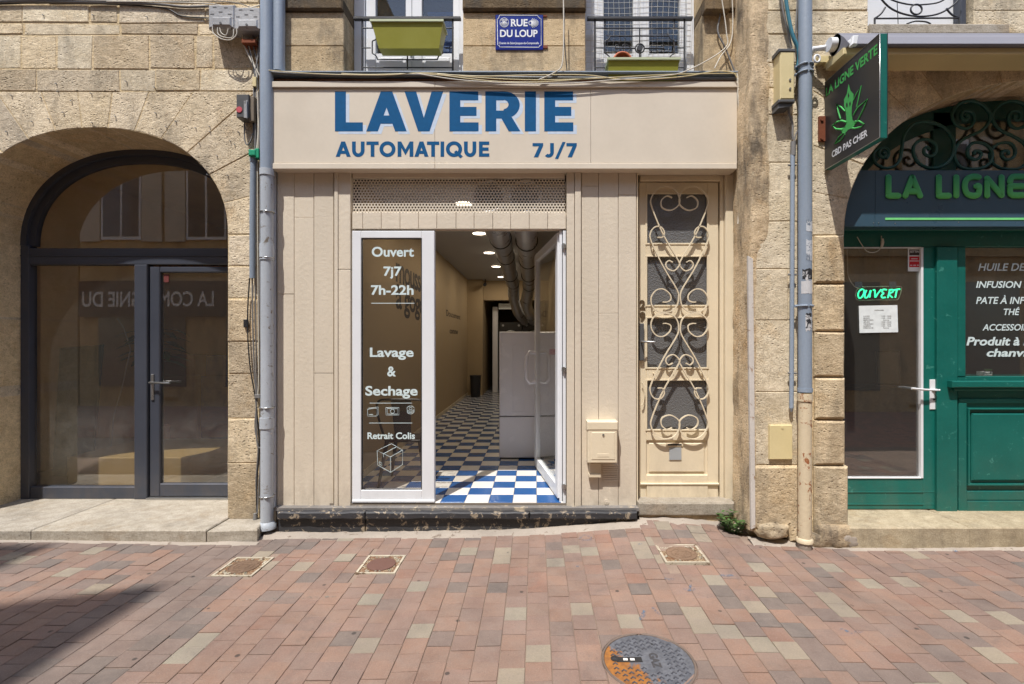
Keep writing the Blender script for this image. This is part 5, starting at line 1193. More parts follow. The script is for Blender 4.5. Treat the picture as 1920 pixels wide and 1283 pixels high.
m = MB(); YL = -.158; sy = lambda y: 160+y/4.583; sx = lambda x: 1620+x/4.583
def rl(pts, k=1, r=.026): m.tube([p for p in (fp([(sx(x), sy(y)) for x, y in pts], YL, k))], r, 10, flat=.3)
def caps(pts, r=.026): 
    for x, y in pts: m.tube([(px(sx(x), YL)+q, YL, pz(sy(y), YL)) for q in (-.0255, -.02, 0, .02, .0255)], [.004, .016, .026, .016, .004], 10, flat=.3)
def rs(pts, k=1): rl(pts, k); caps([pts[0], pts[-1]])
def Lg(x): rs([(x, 790), (x, 925)]); rs([(x, 950), (x+86, 950)])
Lg(210); rs([(355, 950), (415, 790)]); rs([(415, 790), (482, 950)]); rs([(385, 912), (452, 912)])
Lg(643); rs([(793, 790), (793, 948)])
rs([(985, 790), (930, 786), (880, 815), (866, 870), (885, 930), (935, 950), (982, 935), (990, 870), (965, 868)], 4)
rs([(1058, 835), (1058, 948)]); rs([(1058, 800), (1180, 945)]); rs([(1182, 945), (1182, 790)])
def Eg(x): rs([(x+110, 785), (x+20, 788), (x, 830)], 3); rs([(x+110, 868), (x, 868)]); rs([(x+110, 945), (x+20, 945), (x, 920), (x, 870)], 2)
Eg(1255)
for (a) in (1480,): rs([(a, 790), (a+60, 945)]); rs([(a+60, 945), (a+120, 790)])
Eg(1650); rs([(1830, 945), (1830, 790), (1900, 790), (1915, 835), (1890, 870), (1835, 872)], 2); rs([(1880, 875), (1925, 945)]); rs([(1975, 790), (2095, 790)]); rs([(2035, 790), (2035, 945)]); Eg(2160)
m.build('lettering', GL, fs)
# ironwork
ig = thing('fanlight_ironwork', 'dark green iron scrollwork filling the arch above the green shopfront', 'ironwork', (RX, -.08, 3.06)); YI = -.09
strokes = [[(160, 588), (175, 575), (186, 598), (165, 622), (134, 606), (128, 570), (155, 540), (195, 548), (212, 590), (190, 632)],
 [(182, 535), (120, 545), (78, 590), (90, 660), (150, 706), (210, 712), (270, 690), (310, 630), (325, 540), (340, 440), (400, 350), (470, 318), (560, 315), (680, 360), (755, 450), (770, 550), (730, 650), (640, 708), (540, 708), (460, 660), (425, 590), (430, 520), (480, 475), (550, 468), (610, 510), (615, 575), (570, 612), (520, 590), (515, 548), (545, 535), (560, 560)],
 [(868, 275), (885, 262), (892, 285), (865, 302), (838, 280), (842, 235), (885, 220), (932, 240), (945, 295), (920, 350), (865, 373), (795, 340), (757, 268), (785, 190), (850, 145), (935, 137), (1025, 175), (1082, 250), (1068, 325), (1005, 392), (900, 440), (812, 500), (775, 590), (800, 675), (850, 714), (930, 722), (1020, 710), (1085, 660), (1100, 590), (1065, 525), (1000, 495), (930, 500), (890, 550), (895, 610), (945, 640), (990, 625), (1005, 590), (980, 565), (945, 572), (950, 598)]]
for st in strokes:
    for rep in ((0, 1, 2, 3) if st is strokes[2] else (0, 3)):
        pts = [(x if rep == 0 else 2*1092-x if rep == 1 else 2*1558-(2*1092-x) if rep == 2 else 2*1558-x, y) for x, y in st]
        if rep == 2: pts = [(x, y) for x, y in pts]
        mm = MB(); mm.tube(fp([(sx(x), sy(y)) for x, y in pts], YI+(.012 if rep in (1, 2) else 0), 4), .0135, 8); mm.build('scroll', GREENI, ig)
# room behind green front
m = MB(); m.box(2.1, 2.2, .1, 4, 0, 3.9); m.box(6.0, 6.1, .1, 4, 0, 3.9); m.box(2.1, 6.1, 4, 4.1, 0, 3.9); m.box(2.1, 6.1, .06, 4, 3.85, 3.9); m.box(2.1, 6.1, .06, 4, .0, .15); m.build('room_wall', painted('dim_room_wall', srgb(150, 134, 112), .9, .001, .1), RB)
for k, (xx, zz) in enumerate(((3.3, 1.35), (3.95, 1.33))):
    f_ = thing('framed_notice', ['tilted framed notice on the left, behind the green door glass', 'tilted framed notice on the right, behind the green door glass'][k], 'picture frame', (xx, 1.2, zz), 'framed notices standing in the shop')
    m = MB(); m.box(xx-.13, xx+.13, 1.2, 1.22, zz-.19, zz+.19); m.build('frame', BLACKM, f_)
    m = MB(); m.box(xx-.115, xx+.115, 1.195, 1.199, zz-.175, zz+.175); m.build('sheet', painted('grey_sheet', srgb(150, 146, 136), .8, .001, .1), f_)
m = MB(); m.rect(2.4, 5.6, .151, 1.12, 1.15, 1.6, .01); single(m.build('shop_counter', painted('dark_counter', srgb(40, 46, 58), .4, .001, .1)), 'dark counter across the room behind the green shopfront', 'counter')
# neon, hours sheet, sticker, cable, small plant
NE = plain('green_neon', (.1, .9, .5), .5, emit=(.02, 1, .42), es=1.5)
nn = thing('neon_sign', 'green lit neon sign OUVERT hanging inside the green door glass', 'neon sign', (px(1646), .03, pz(550))); Yn = .045
nx = lambda x: 1580+x/4.582; ny = lambda y: 440+y/4.582
m = MB()
for pts, k in (([(160, 472), (140, 490), (132, 520), (142, 545), (162, 540), (180, 510), (185, 480), (168, 470), (158, 475)], 4), ([(205, 478), (192, 510), (190, 538), (208, 542), (228, 515), (240, 480)], 4), ([(240, 480), (232, 540)], 2), ([(262, 480), (276, 478), (280, 540), (300, 510), (330, 472)], 3), ([(378, 475), (350, 472), (338, 490), (352, 505), (335, 520), (338, 542), (368, 540)], 4), ([(405, 475), (388, 545)], 2), ([(400, 476), (430, 474), (432, 492), (400, 512), (428, 542)], 3), ([(440, 476), (492, 468)], 2), ([(466, 474), (452, 542)], 2)):
    m.tube(fp([(nx(a), ny(b)) for a, b in pts], Yn, k), .0065, 6)
m.build('tube', NE, nn)
m = MB(); P = fp([(nx(a), ny(b)) for a, b in ((110, 520), (130, 465), (180, 450), (300, 448), (420, 445), (500, 450), (505, 475), (480, 550), (440, 562), (300, 562), (180, 566), (125, 560))], Yn+.008, 4, True); m.tube(P, .0025, 4, closed=True); m.build('backing_edge', PIPEB, nn)
m = MB(); [m.box(px(nx(a)), px(nx(a+62)), Yn+.003, Yn+.006, pz(ny(450)), pz(ny(398))) for a in (138, 435)]; m.build('hanger', painted('clear_blue_hanger', srgb(70, 84, 104), .3, .001, .1), nn)
m = MB(); m.tube(fp([(nx(38), ny(118)), (nx(42), ny(260)), (nx(50), ny(360)), (nx(95), ny(440)), (nx(150), ny(470))], .04, 4), .0035, 5); m.tube(fp([(nx(125), ny(20)), (nx(160), ny(80)), (nx(205), ny(140)), (nx(260), ny(155)), (nx(310), ny(135)), (nx(328), ny(100)), (nx(333), ny(12))], -.012, 4), .0035, 5); single(m.build('neon_cable', PIPEB), 'thin white cable looping over the top rail of the green door', 'cable')
m = MB(); m.tube([(px(nx(328)), -.015, pz(ny(108))), (px(nx(331)), -.015, pz(ny(70))), (px(nx(334)), -.015, pz(ny(38)))], [.008, .017, .008], 8, flat=.5); single(m.build('cable_switch', PIPEB), 'small white inline switch on the looping cable above the door glass', 'switch')
hs = thing('opening_hours', 'white printed opening hours sheet below the neon sign', 'notice', (px(1648), .01, pz(600)))
m = MB(); m.add([(px(1612), .012, pz(573.5)), (px(1684.5), .012, pz(572)), (px(1686), .012, pz(623)), (px(1613.5), .012, pz(624.5))], [(0, 1, 2, 3)]); m.add([(x, y+.001, z) for x, y, z in m.v[:4]], [(3, 2, 1, 0)]); m.build('sheet', PAPER, hs)
m = MB()
ptext(m, 'HORAIRES', 1640, 1657, 583, 581, .0112, bold=.01)
for k, (a, c) in enumerate((('LUNDI', '11h00 - 19h00'), ('MARDI', '11h00 - 19h00'), ('MERCREDI', 'Fermé'), ('JEUDI', '11h00 - 19h00'), ('VENDREDI', '11h00 - 19h00'), ('SAMEDI', '11h00 - 19h00'), ('DIMANCHE', 'Fermé'))):
    y = 594+k*3.7; ptext(m, a, 1619, 1619+len(a)*2.3, y, y-2, .0112, bold=.01); ptext(m, c, 1652 if len(c) > 6 else 1656, 1671 if len(c) > 6 else 1667, y, y-2, .0112, bold=.01)
m.build('lettering', LBLK, hs)
st = thing('warning_sticker', 'black and red sticker at the top right of the green door glass', 'sticker', (px(1717), .01, pz(487)))
m = MB(); m.pbox(1702.5, 1731, 466, 509, .0165, .0195, 0); m.build('sheet', PAPER, st)
m = MB(); m.pbox(1705, 1728.5, 468, 479, .0155, .0164, 0); m.build('black_field', LBLK, st)
m = MB(); m.pbox(1705, 1728.5, 481, 501, .0155, .0164, 0); m.build('red_field', RED, st)
m = MB(); ptext(m, 'SETTING', 1706.5, 1727, 474, 470, .015, bold=.02); [m.add([(px(a), .015, pz(p+.6)), (px(c), .015, pz(p+.6)), (px(c), .015, pz(p-.6)), (px(a), .015, pz(p-.6))], [(0, 1, 2, 3)]) for a, c, p in ((1711, 1723, 485), (1708, 1726, 489), (1709, 1713, 497), (1715, 1720, 497), (1722, 1726, 497))]; m.build('lettering', LWHITE, st)
sp = thing('succulent_pot', 'tiny succulent in a square white pot on the green window ledge', 'pot plant', (px(1853, .12), .12, pz(705, .12)))
m = MB(); m.rect(px(1844, .1), px(1862.5, .1), pz(706, .1), pz(697, .1), .1, .17, .01); m.build('pot', PAPER, sp)
m = MB(); [leaf(m, (px(1853, .13), .13, pz(698, .13)), (math.cos(k*2.4), .6*math.sin(k*2.4), 1.0), .05, .009, .2) for k in range(16)]; m.build('leaves', painted('pale_succulent', srgb(120, 160, 100), .5, .001, .1), sp)
m = MB(); m.box(px(1810), px(2082), .04, .3, pz(708), pz(706.2)); m.build('window_board', GREENP, gso)
# ---- awning
aw = thing('folded_awning', 'rolled grey awning with cream arms case above the right arch', 'awning', (4, -.5, pz(110, -.5)))
YA = -.62; P0 = px(1567, -.5); zc_ = pz(80, -.55)
m = MB(); m.tube([(P0, -.49, zc_+.02), (6.0, -.49, zc_+.02)], .075, 20); m.build('canvas_roll', AWNG, aw)
m = MB(); v = []; 
prof = [(-.42, .095), (-.52, .09), (-.60, .01), (-.66, -.075), (-.655, -.085), (-.58, -.075), (-.45, -.05)]
for xx in (P0, 6.0): v += [(xx, y, zc_+z) for y, z in prof]
n = len(prof); m.add(v, [tuple(range(n))[::-1], tuple(range(n, 2*n))]+[(i, (i+1) % n, n+(i+1) % n, n+i) for i in range(n)]); m.build('hood', AWNG, aw)
m = MB(); m.prism([(px(1578, -.6), pz(105, -.6)), (6.0, pz(105, -.6)), (6.0, pz(92, -.6)), (px(1578, -.6), pz(92, -.6))], -.62, -.40, .006); m.box(P0+.0, 6.0, -.47, YR-.01, pz(121, -.4), pz(114, -.4)); m.build('front_bar', CREAM_B, aw)
m = MB(); m.rect(px(1532, -.36), px(1590, -.36), pz(120, -.36), pz(107, -.36), -.38, YR-.001, .004); m.build('mounting_rail', CREAM_B, aw)
m = MB(); xx = px(1560, -.5); m.cyl((P0-.001, -.49, zc_+.02), (P0-.05, -.49, zc_+.02), .05, 16); m.tube([(P0-.05, -.45, zc_+.02), (P0-.12, -.42, zc_+.03), (P0-.14, -.35, zc_-.02)], .022, 8); m.tube([(P0-.12+.022*math.cos(a), -.46, zc_-.07+.028*math.sin(a)) for a in [k*math.pi/8 for k in range(16)]], .008, 6, closed=True); m.box(P0-.17, P0-.13, -.37, YR, zc_-.11, zc_+.06); m.build('crank_gear', WHITE, aw)
m = MB(); m.prism([(P0+.0, zc_-.10), (P0+.045, zc_-.10), (P0+.055, zc_-.03), (P0+.012, zc_-.03)], -.69, -.66, .008); m.cyl((P0+.03, -.66, zc_-.06), (P0+.03, -.63, zc_-.06), .03, 14); m.build('end_cap', WHITE, aw)
# ---- projecting sign
XB = 2.324
def BF(a, b_): d = F*XB/(a-CX); return (XB, d-CD, EYE-(b_-CY)*d/F)
bs = thing('projecting_sign', 'dark blade sign with green leaf logo reading LA LIGNE VERTE CBD PAS CHER', 'shop sign', (XB+.03, YR, 3.3))
y0, y1, z0, z1 = -.966, YR-.012, 1.62+1.378, 1.62+2.08
m = MB(); m.box(XB, XB+.004, y0, y1, z0, z1); m.box(XB+.050, XB+.054, y0, y1, z0, z1)
BG = NT('dark_sign_face'); _p = BG.pos(); _y = BG.n('ShaderNodeSeparateXYZ'); BG.l(_p, _y.inputs[0])
BG.bsdf(BG.mix(BG.ramp(BG.noise(_p, 2, 3), .3, .7), srgb(46, 47, 50), srgb(54, 53, 53)), .35); m.build('face', BG.m, bs)
m = MB(); m.box(XB+.004, XB+.050, y0+.003, y0+.02, z0, z1); m.box(XB+.004, XB+.05, y0+.02, y1, z0, z0+.015); m.box(XB+.004, XB+.05, y0+.02, y1, z1-.015, z1); m.build('edge', GREENP, bs)
m = MB(); m.tube([(XB-.001, y0, z0), (XB-.001, y0, z1), (XB-.001, y1, z1)], .003, 4); m.tube([(XB-.001, y0, z0), (XB-.001, y1, z0)], .003, 4); m.build('edge_trim', STEEL, bs)
def btext(mb, s, a, b_, base_z, cap, bold): 
    ya, yb_ = BF(a, 0)[1], BF(b_, 0)[1]; text(mb, s, (XB-.0015, ya, base_z), (0, -1, 0), (0, 0, 1), abs(yb_-ya), cap, bold=bold)
m = MB(); btext(m, 'LA LIGNE VERTE', 1549, 1645.5, 3.577, .068, .03); m.build('green_lettering', LGREEN, bs)
m = MB(); btext(m, 'CBD PAS CHER', 1560, 1627, 3.06, .05, .03); m.build('white_lettering', LWHITE, bs)
bx = lambda x, y: (1540+x/4.938, 60+y/4.938)
m = MB()
def bpoly(pts): m.add([Vector(BF(*bx(*p)))+Vector((-.0015, 0, 0)) for p in pts], [tuple(range(len(pts)))])
def bstroke(pts, r=.0045): m.tube([Vector(BF(*bx(*p)))+Vector((-.002, 0, 0)) for p in pts], r, 4)
bpoly([(254, 480), (272, 545), (300, 575), (300, 620), (285, 690), (282, 760), (290, 810), (320, 850), (290, 890), (250, 905), (220, 940), (190, 930), (170, 895), (215, 880), (235, 850), (232, 780), (225, 720), (212, 690), (212, 625), (238, 575)])
bstroke([(180, 805), (160, 740), (145, 668), (185, 695), (222, 735)], .006); bstroke([(330, 695), (350, 610), (372, 500), (330, 570), (302, 630)], .005); bstroke([(300, 770), (340, 700), (430, 625), (400, 700), (350, 800), (310, 860)], .006)
bstroke([(235, 835), (190, 822), (145, 835), (102, 870), (140, 900), (200, 905)], .007); bstroke([(315, 830), (350, 825), (398, 855), (370, 880), (320, 893), (290, 892)], .006); bstroke([(205, 935), (165, 970), (128, 1036), (180, 1005), (222, 945)], .005)
m.build('leaf_logo', LGREEN, bs)
m = MB(); bs_d = lambda pts: m.add([Vector(BF(*bx(*p)))+Vector((-.0025, 0, 0)) for p in pts], [tuple(range(len(pts)))])
bs_d([(240, 650), (247, 672), (243, 700), (233, 690), (232, 668)]); bs_d([(270, 640), (276, 662), (270, 690), (262, 680), (261, 660)]); bs_d([(254, 560), (262, 590), (256, 612), (248, 592)]); m.build('logo_gap', BG.m, bs)
m = MB(); m.box(XB-.05, XB-.0, YR-.02, YR-.0, z0+.23, z0+.43); m.cyl((XB-.03, YR-.03, z0+.25), (XB-.03, YR-.02, z0+.25), .012, 8); m.cyl((XB-.03, YR-.03, z0+.4), (XB-.03, YR-.02, z0+.4), .012, 8); m.build('wall_bracket', RUST, bs)
# ================================================================ PIPES
def pipe(name, lab, mat, grp=None): return thing(name, lab, 'drainpipe', (0, 0, 0), grp)
t = thing('drainpipe', 'long left downpipe, blue grey above and pale below, ending by the left doorstep', 'drainpipe', (px(500), -.09, .05)); Y = -.09; xx = px(500.5, Y)
m = MB(); m.tube([(xx, Y, pz(320, Y)), (xx, Y, 5.5)], .052, 20); m.build('upper_pipe', ZINC, t)
m = MB(); m.tube([(xx, Y, .07), (xx+.002, Y, 1.2), (xx, Y, pz(320, Y)-.002)], .05, 20); m.tube([(xx, Y, .03), (xx, Y, .06), (xx, Y, .09)], [.075, .075, .05], 16); m.build('lower_pipe', ZINCL, t)
m = MB(); [m.tube([(xx, Y, pz(p1, Y)), (xx, Y, pz(p0, Y))], .057, 20) for p0, p1 in ((458, 488), (783, 803), (318, 330))]; m.build('collar', ZINCL, t)
m = MB()
for p in (398, 484, 764, 930):
    m.tube([(xx+.056*math.cos(a), Y+.056*math.sin(a), pz(p, Y)) for a in [k*math.pi/12 for k in range(24)]], .006, 5, closed=True); m.cyl((xx-.03, Y+.05, pz(p, Y)), (xx-.03, .0, pz(p, Y)), .006, 6)
m.build('pipe_bracket', STEEL, t)
t = thing('drainpipe', 'short blue grey downpipe between the pale pier and the tall one, vanishing behind the sign', 'drainpipe', (px(523), -.06, 3.95)); Y = -.06
m = MB(); m.tube([(px(523.5, Y), Y, 3.94), (px(523.5, Y), Y, 5.5)], .047, 20); m.build('pipe', ZINC, t)
t = thing('drainpipe', 'right downpipe on the pale pier, grey above and rusty cream at the foot', 'drainpipe', (px(1509, -.42), -.42, .03)); Y = -.42; xx = px(1509.5, Y)
m = MB(); m.tube([(xx, Y, pz(736, Y)), (xx, Y, 5.5)], .050, 22); m.build('upper_pipe', ZINC, t)
m = MB(); m.tube([(xx-.004, Y, .045), (xx, Y, pz(737, Y))], .049, 22); m.tube([(xx, Y, pz(752, Y)), (xx, Y, pz(738, Y))], .056, 20); m.tube([(xx-.004, Y+.0, .05), (xx-.004, Y, .075), (xx-.004, Y, .085)], [.062, .062, .05], 16); m.build('iron_foot', IRONC, t)
m = MB(); m.tube([(xx-.004, Y, .0), (xx-.004, Y, .05)], [.05, .055], 14); m.build('foot_mortar', CEMENT, t)
m = MB()
for p in (124, 138, 574): 
    m.tube([(xx+.056*math.cos(a), Y+.056*math.sin(a), pz(p, Y)) for a in [k*math.pi/12 for k in range(24)]], .008, 5, closed=True); m.tube([(xx-.07, Y+.02, pz(p, Y)), (xx-.05, Y+.02, pz(p, Y))], .012, 8); m.tube([(xx+.05, Y+.02, pz(p, Y)), (xx+.075, Y+.02, pz(p, Y))], .012, 8)
m.tube([(xx, Y, pz(735, Y)), (xx, Y, pz(728, Y))], .055, 20); m.build('pipe_bracket', ZINC, t)
def patch(p0, p1, a0, a1, mat, nm):
    m = MB(); v = []; N = 6
    for i in range(N+1):
        a = math.radians(a0+(a1-a0)*i/N)
        for z in (pz(p1, Y), pz(p0, Y)): v.append((xx+.0512*math.cos(a), Y+.0512*math.sin(a), z+random.uniform(-.008, .008)))
    m.add(v, [(2*i, 2*i+2, 2*i+3, 2*i+1) for i in range(N)]); return m.build(nm, mat, t)
STK = painted('torn_white_sticker', srgb(196, 200, 204), .6, .001, .15, wear=.9, wearcol=srgb(110, 120, 132)); STK2 = painted('black_white_sticker', srgb(40, 40, 42), .6, .001, .1, wear=.95, wearcol=srgb(200, 200, 200))
patch(416, 436, -110, -40, STK, 'torn_sticker'); patch(452, 490, -110, -35, STK, 'torn_sticker'); patch(506, 526, -140, -45, STK2, 'sticker'); patch(527, 553, -150, -40, plain('white_paint_band', srgb(196, 196, 196), .6), 'paint_band'); patch(588, 620, -115, -60, STK2, 'sticker')
# conduits
m = MB(); Y = -.37; m.tube([(px(1486, Y), Y, pz(290, Y)), (px(1485.5, Y), Y, pz(500, Y)), (px(1484, Y), Y, pz(765, Y))], .0165, 12); m.tube([(px(1484, Y), Y, pz(765, Y)), (px(1484, Y), Y, pz(772, Y))], [.0165, .006], 12); 
single(m.build('conduit', ZINC), 'thin grey conduit running down left of the right downpipe', 'conduit')
m = MB(); m.tube(fp([(1500, 120), (1496, 180), (1498, 235), (1491, 255), (1489, 275)], Y+.01, 4), .006, 6); single(m.build('thin_cable', CABG), 'thin grey cable curving from the right downpipe into the conduit', 'cable'); m = MB(); m.tube(fp([(1478, 200), (1480, 215), (1486, 232), (1486, 250), (1487, 262)], Y, 4), .009, 6); m.tube([(px(1487, Y), Y, pz(266, Y)), (px(1487, Y), Y, pz(292, Y))], .02, 10); [m.tube([(px(1478, Y), Y, pz(p, Y)), (px(1493, Y), Y, pz(p, Y))], .008, 6) for p in (310, 515, 700)]
single(m.build('conduit_cable', CABG), 'grey cables entering the conduit beneath the cream cabinet', 'cable')
m = MB(); Y = -.40; m.tube(fp([(1468, -40), (1475, 10), (1482, 50), (1488, 72), (1496, 90), (1498, 108), (1495, 130)], Y, 6), .014, 8); single(m.build('teal_cable', TEALC), 'thick teal conduit hanging beside the right downpipe', 'cable')
m = MB(); m.tube(fp([(1462, -40), (1468, 20), (1478, 60), (1484, 90)], Y+.03, 5), .009, 6); m.tube(fp([(1498, -40), (1494, 20), (1492, 60), (1495, 90), (1494, 150)], Y+.03, 5), .007, 6); single(m.build('dark_cable', CABG), 'pair of dark cables behind the teal conduit', 'cable')
eb = thing('electric_cabinet', 'cream electric cable box on the pier beside the right downpipe', 'electric box', (px(1475, -.43), -.38, pz(200, -.43)))
m = MB(); m.pbox(1463, 1490, 96, 186, -.44, YR-.0, .008); m.build('cover', CREAM_B, eb)
m = MB(); m.pbox(1460.5, 1491.5, 90.5, 97, -.445, YR, .006); m.pbox(1460, 1491, 186, 192, -.445, YR, .006); m.prism([(px(1461, -.44), pz(192, -.44)), (px(1490, -.44), pz(192, -.44)), (px(1484, -.44), pz(199, -.44)), (px(1460, -.44), pz(203, -.44))], -.43, YR, .004); m.build('end_cap', DGREY, eb)
m = MB(); [m.cyl((px(1481, -.44), -.447, pz(p, -.44)), (px(1481, -.44), -.44, pz(p, -.44)), .009, 10) for p in (150, 167)]; m.build('screw', STEEL, eb)
m = MB(); m.pbox(1443.5, 1486, 797.5, 861.5, YR-.028, YR+.0, .003); m.cyl((px(1464, YR), YR-.031, pz(801, YR)), (px(1464, YR), YR-.028, pz(801, YR)), .011, 12); single(m.build('meter_hatch', CREAM_B), 'square cream meter hatch low on the right pier', 'hatch')
wt = MB(); Y = YR-.02; q = [(px(1402, Y), pz(480, Y)), (px(1411, Y), pz(486, Y)), (px(1413.5, Y), pz(700, Y)), (px(1415.5, Y), pz(988, Y)), (px(1408, Y), pz(992, Y)), (px(1404, Y), pz(700, Y))]
wt.prism(q, Y-.012, YR-.003, .003); single(wt.build('white_batten', painted('weathered_white_batten', srgb(200, 194, 186), .7, .002, .08, wear=.3, wearcol=srgb(150, 120, 92))), 'narrow weathered white batten standing on the edge of the right pier', 'batten')
# ---- left wall boxes and cables
for k, (a, c, p, q) in enumerate(((390, 439.5, 8, 53), (438.5, 489, 13, 56))):
    t = thing('junction_box', ['left one of the two embossed grey junction boxes at the top', 'right one of the two embossed grey junction boxes, against the downpipe'][k], 'junction box', (px((a+c)/2), -.06, pz(q)), 'grey junction boxes beside the downpipe')
    m = MB(); m.pbox(a, c, p, q, -.13, .0, .012); m.build('box', GREYB, t)
    m = MB(); m.pbox(a+6, c-6, p+22, q-4, -.142, -.128, .014); m.build('cover_boss', GREYB, t)
    m = MB(); m.cyl((px((a+c)/2-1, -.14), -.146, pz(q-9, -.14)), (px((a+c)/2-1, -.14), -.141, pz(q-9, -.14)), .010, 12); [m.box(px(a+v_, -.13), px(a+v_+7, -.13), -.1315, -.13, pz(p+w_+1.5, -.13), pz(p+w_, -.13)) for v_, w_ in ((9, 5), (30, 6), (20, 14), (37, 18), (4, 18))]; m.build('stamped_mark', DGREY, t)
t = thing('alarm_box', 'small grey switch box with a red button beside the cable bundle', 'switch box', (px(455), -.05, pz(222)))
m = MB(); m.pbox(443, 466, 177, 220, -.11, .0, .004); m.build('box', DGREY, t)
m = MB(); m.pbox(465.5, 476, 181, 227, -.09, .0, .003); m.build('side_cover', painted('brown_grey_side', srgb(120, 108, 92), .6, .001, .1), t)
m = MB(); m.cyl((px(449, -.11), -.116, pz(206, -.11)), (px(449, -.11), -.11, pz(206, -.11)), .025, 20); m.build('button', painted('faded_red_button', srgb(190, 84, 92), .5, .0005, .05), t)
m = MB(); m.pbox(457, 464, 188, 221, -.114, -.11, .001); m.tube([(px(462, -.12), -.12, pz(190, -.12)), (px(463, -.12), -.125, pz(208, -.12)), (px(463, -.12), -.12, pz(222, -.12))], .006, 6); m.build('lever', GREYB, t)
def cab(pts, y, r, m_, lab, name='cable', grp=None, k=6):
    mm = MB(); mm.tube(fp(pts, y, k), r, 6); return single(mm.build(name, m_), lab, 'cable', grp)
cab([(-60, 6), (60, 3), (180, 5), (290, 8), (345, 13), (392, 12)], -.02, .011, CABG, 'thick grey cable along the top of the left stone wall')
cab([(-60, 9), (0, 8), (60, 6), (170, 7), (300, 14), (340, 30), (391, 34)], -.012, .006, BLACK, 'thin black cable drooping to the left junction box')
cab([(200, 3), (300, 4), (400, 8), (450, 18), (500, 6)], -.03, .005, PIPEB, 'thin white cable above the two junction boxes')
cab([(-60, 2), (100, 0), (260, 3), (420, 3), (470, 14)], -.03, .004, CABG, 'thin grey cable highest on the left wall')
for k, (q, lab) in enumerate((([(399, 50), (400, 62), (415, 73), (432, 75), (443, 66), (444, 54)], 'widest loop of white wire under the left junction box'), ([(408, 52), (409, 64), (420, 70), (436, 70), (438, 55)], 'inner loop of white wire under the left junction box'), ([(412, 52), (415, 62), (424, 66), (428, 54)], 'smallest loop of wire under the left junction box'))):
    cab(q, -.13, .0045 if k < 2 else .004, PIPEB, lab, 'wire_loop', 'loops of wire under the junction box')
m = MB(); m.pbox(452.5, 478.5, 73, 80.5, -.10, .0, .003); single(m.build('rusty_clip', RUST), 'rusty iron clip bar under the right junction box', 'clip')
bundle = [([(455, 56), (456, 80), (470, 112), (480, 135), (483, 180), (484, 250), (480, 288)], .006, PIPEB), ([(474, 58), (476, 90), (484, 130), (479, 180), (486, 240), (483, 290)], .006, CABG), ([(486, 62), (485, 100), (478, 140), (476, 190), (479, 240), (478, 290)], .008, CABG),
          ([(462, 78), (472, 110), (478, 150), (474, 200), (477, 262), (480, 290)], .007, BLACK), ([(487, 40), (488, 120), (486, 200), (488, 300), (487, 480), (489, 640)], .006, CABG), ([(466, 84), (475, 118), (490, 150), (494, 175), (486, 220), (484, 280)], .0045, PIPEB)]
labs = ['white cable outermost in the bundle beneath the right junction box', 'grey cable twisting through the middle of the left bundle', 'thick grey cable hugging the stone in the left bundle', 'black cable in the left bundle running to the green tape', 'long straight grey cable right beside the tall left downpipe', 'thin white cable bulging towards the downpipe at sign height']
for (q, r, mt), lab in zip(bundle, labs): cab(q, -.05-.012*random.random(), r, mt, lab, grp='cables of the left bundle')
cab([(458, 228), (459, 262), (464, 272), (471, 262), (474, 250), (478, 262)], -.05, .006, CABG, 'grey loop of cable below the red button box')
m = MB(); m.pbox(465, 479, 280, 292, -.09, -.03, .008); m.pbox(478, 485, 278, 296, -.08, -.02, .004); single(m.build('green_tape', GTAPE), 'knot of green tape on the cables above the grey conduit', 'tape')
m = MB(); Y = -.04; m.tube([(px(475, Y), Y, pz(298, Y)), (px(473.5, Y), Y, pz(400, Y)), (px(473.5, Y), Y, pz(522, Y))], .0235, 14); m.tube([(px(475, Y), Y, pz(304, Y)), (px(475, Y), Y, pz(296, Y))], .028, 14); single(m.build('conduit', ZINC), 'grey conduit pipe under the green tape on the left pier', 'conduit')
low = [([(468, 522), (464, 600), (468, 680), (478, 742), (484, 800), (486, 850), (482, 900), (481, 960)], .006, BLACK), ([(473, 522), (474, 610), (477, 700), (480, 740), (482, 830), (490, 845), (486, 900), (483, 962)], .0065, CABG), ([(478, 522), (480, 620), (480, 700), (482, 742), (478, 800), (484, 840), (480, 900), (482, 964)], .0055, CABG), ([(482, 40), (483, 400), (484, 540), (485, 700), (483, 745)], .005, PIPEB)]
for (q, r, mt), lab in zip(low, ['black cable hanging widest below the left conduit', 'thick grey cable dropping to the pavement beside the left pier', 'thinner grey cable crossing behind below the left conduit', 'long thin white cable behind the tall left downpipe']): cab(q, -.03, r, mt, lab, grp='cables below the conduit')
m = MB(); m.tube([(px(483), -.035, pz(978)), (px(483), -.035, pz(960))], [.02, .014], 10); m.pbox(477, 487, 740, 747, -.05, -.02, .002); single(m.build('cable_tie', CABG), 'blue grey tie and end plug on the lower left cables', 'cable tie')
m = MB(); m.pbox(456, 463, 599, 614, -.03, .0, .003); single(m.build('small_black_box', BLACK), 'tiny black clip box on the left pier', 'box')
m = MB(); m.pbox(473, 480, 144, 162, -.075, -.02, .003); single(m.build('cable_clamp', CREAM_B), 'small cream clamp high in the left cable bundle', 'clamp')
cab([(500, 133), (520, 137), (600, 141), (700, 143), (760, 141), (900, 145), (1100, 147), (1250, 148), (1380, 148)], -.10, .014, painted('black_lead_pipe', srgb(92, 94, 94), .5, .002, .25), 'dark lead pipe lying along the whole top of the fascia', 'pipe')
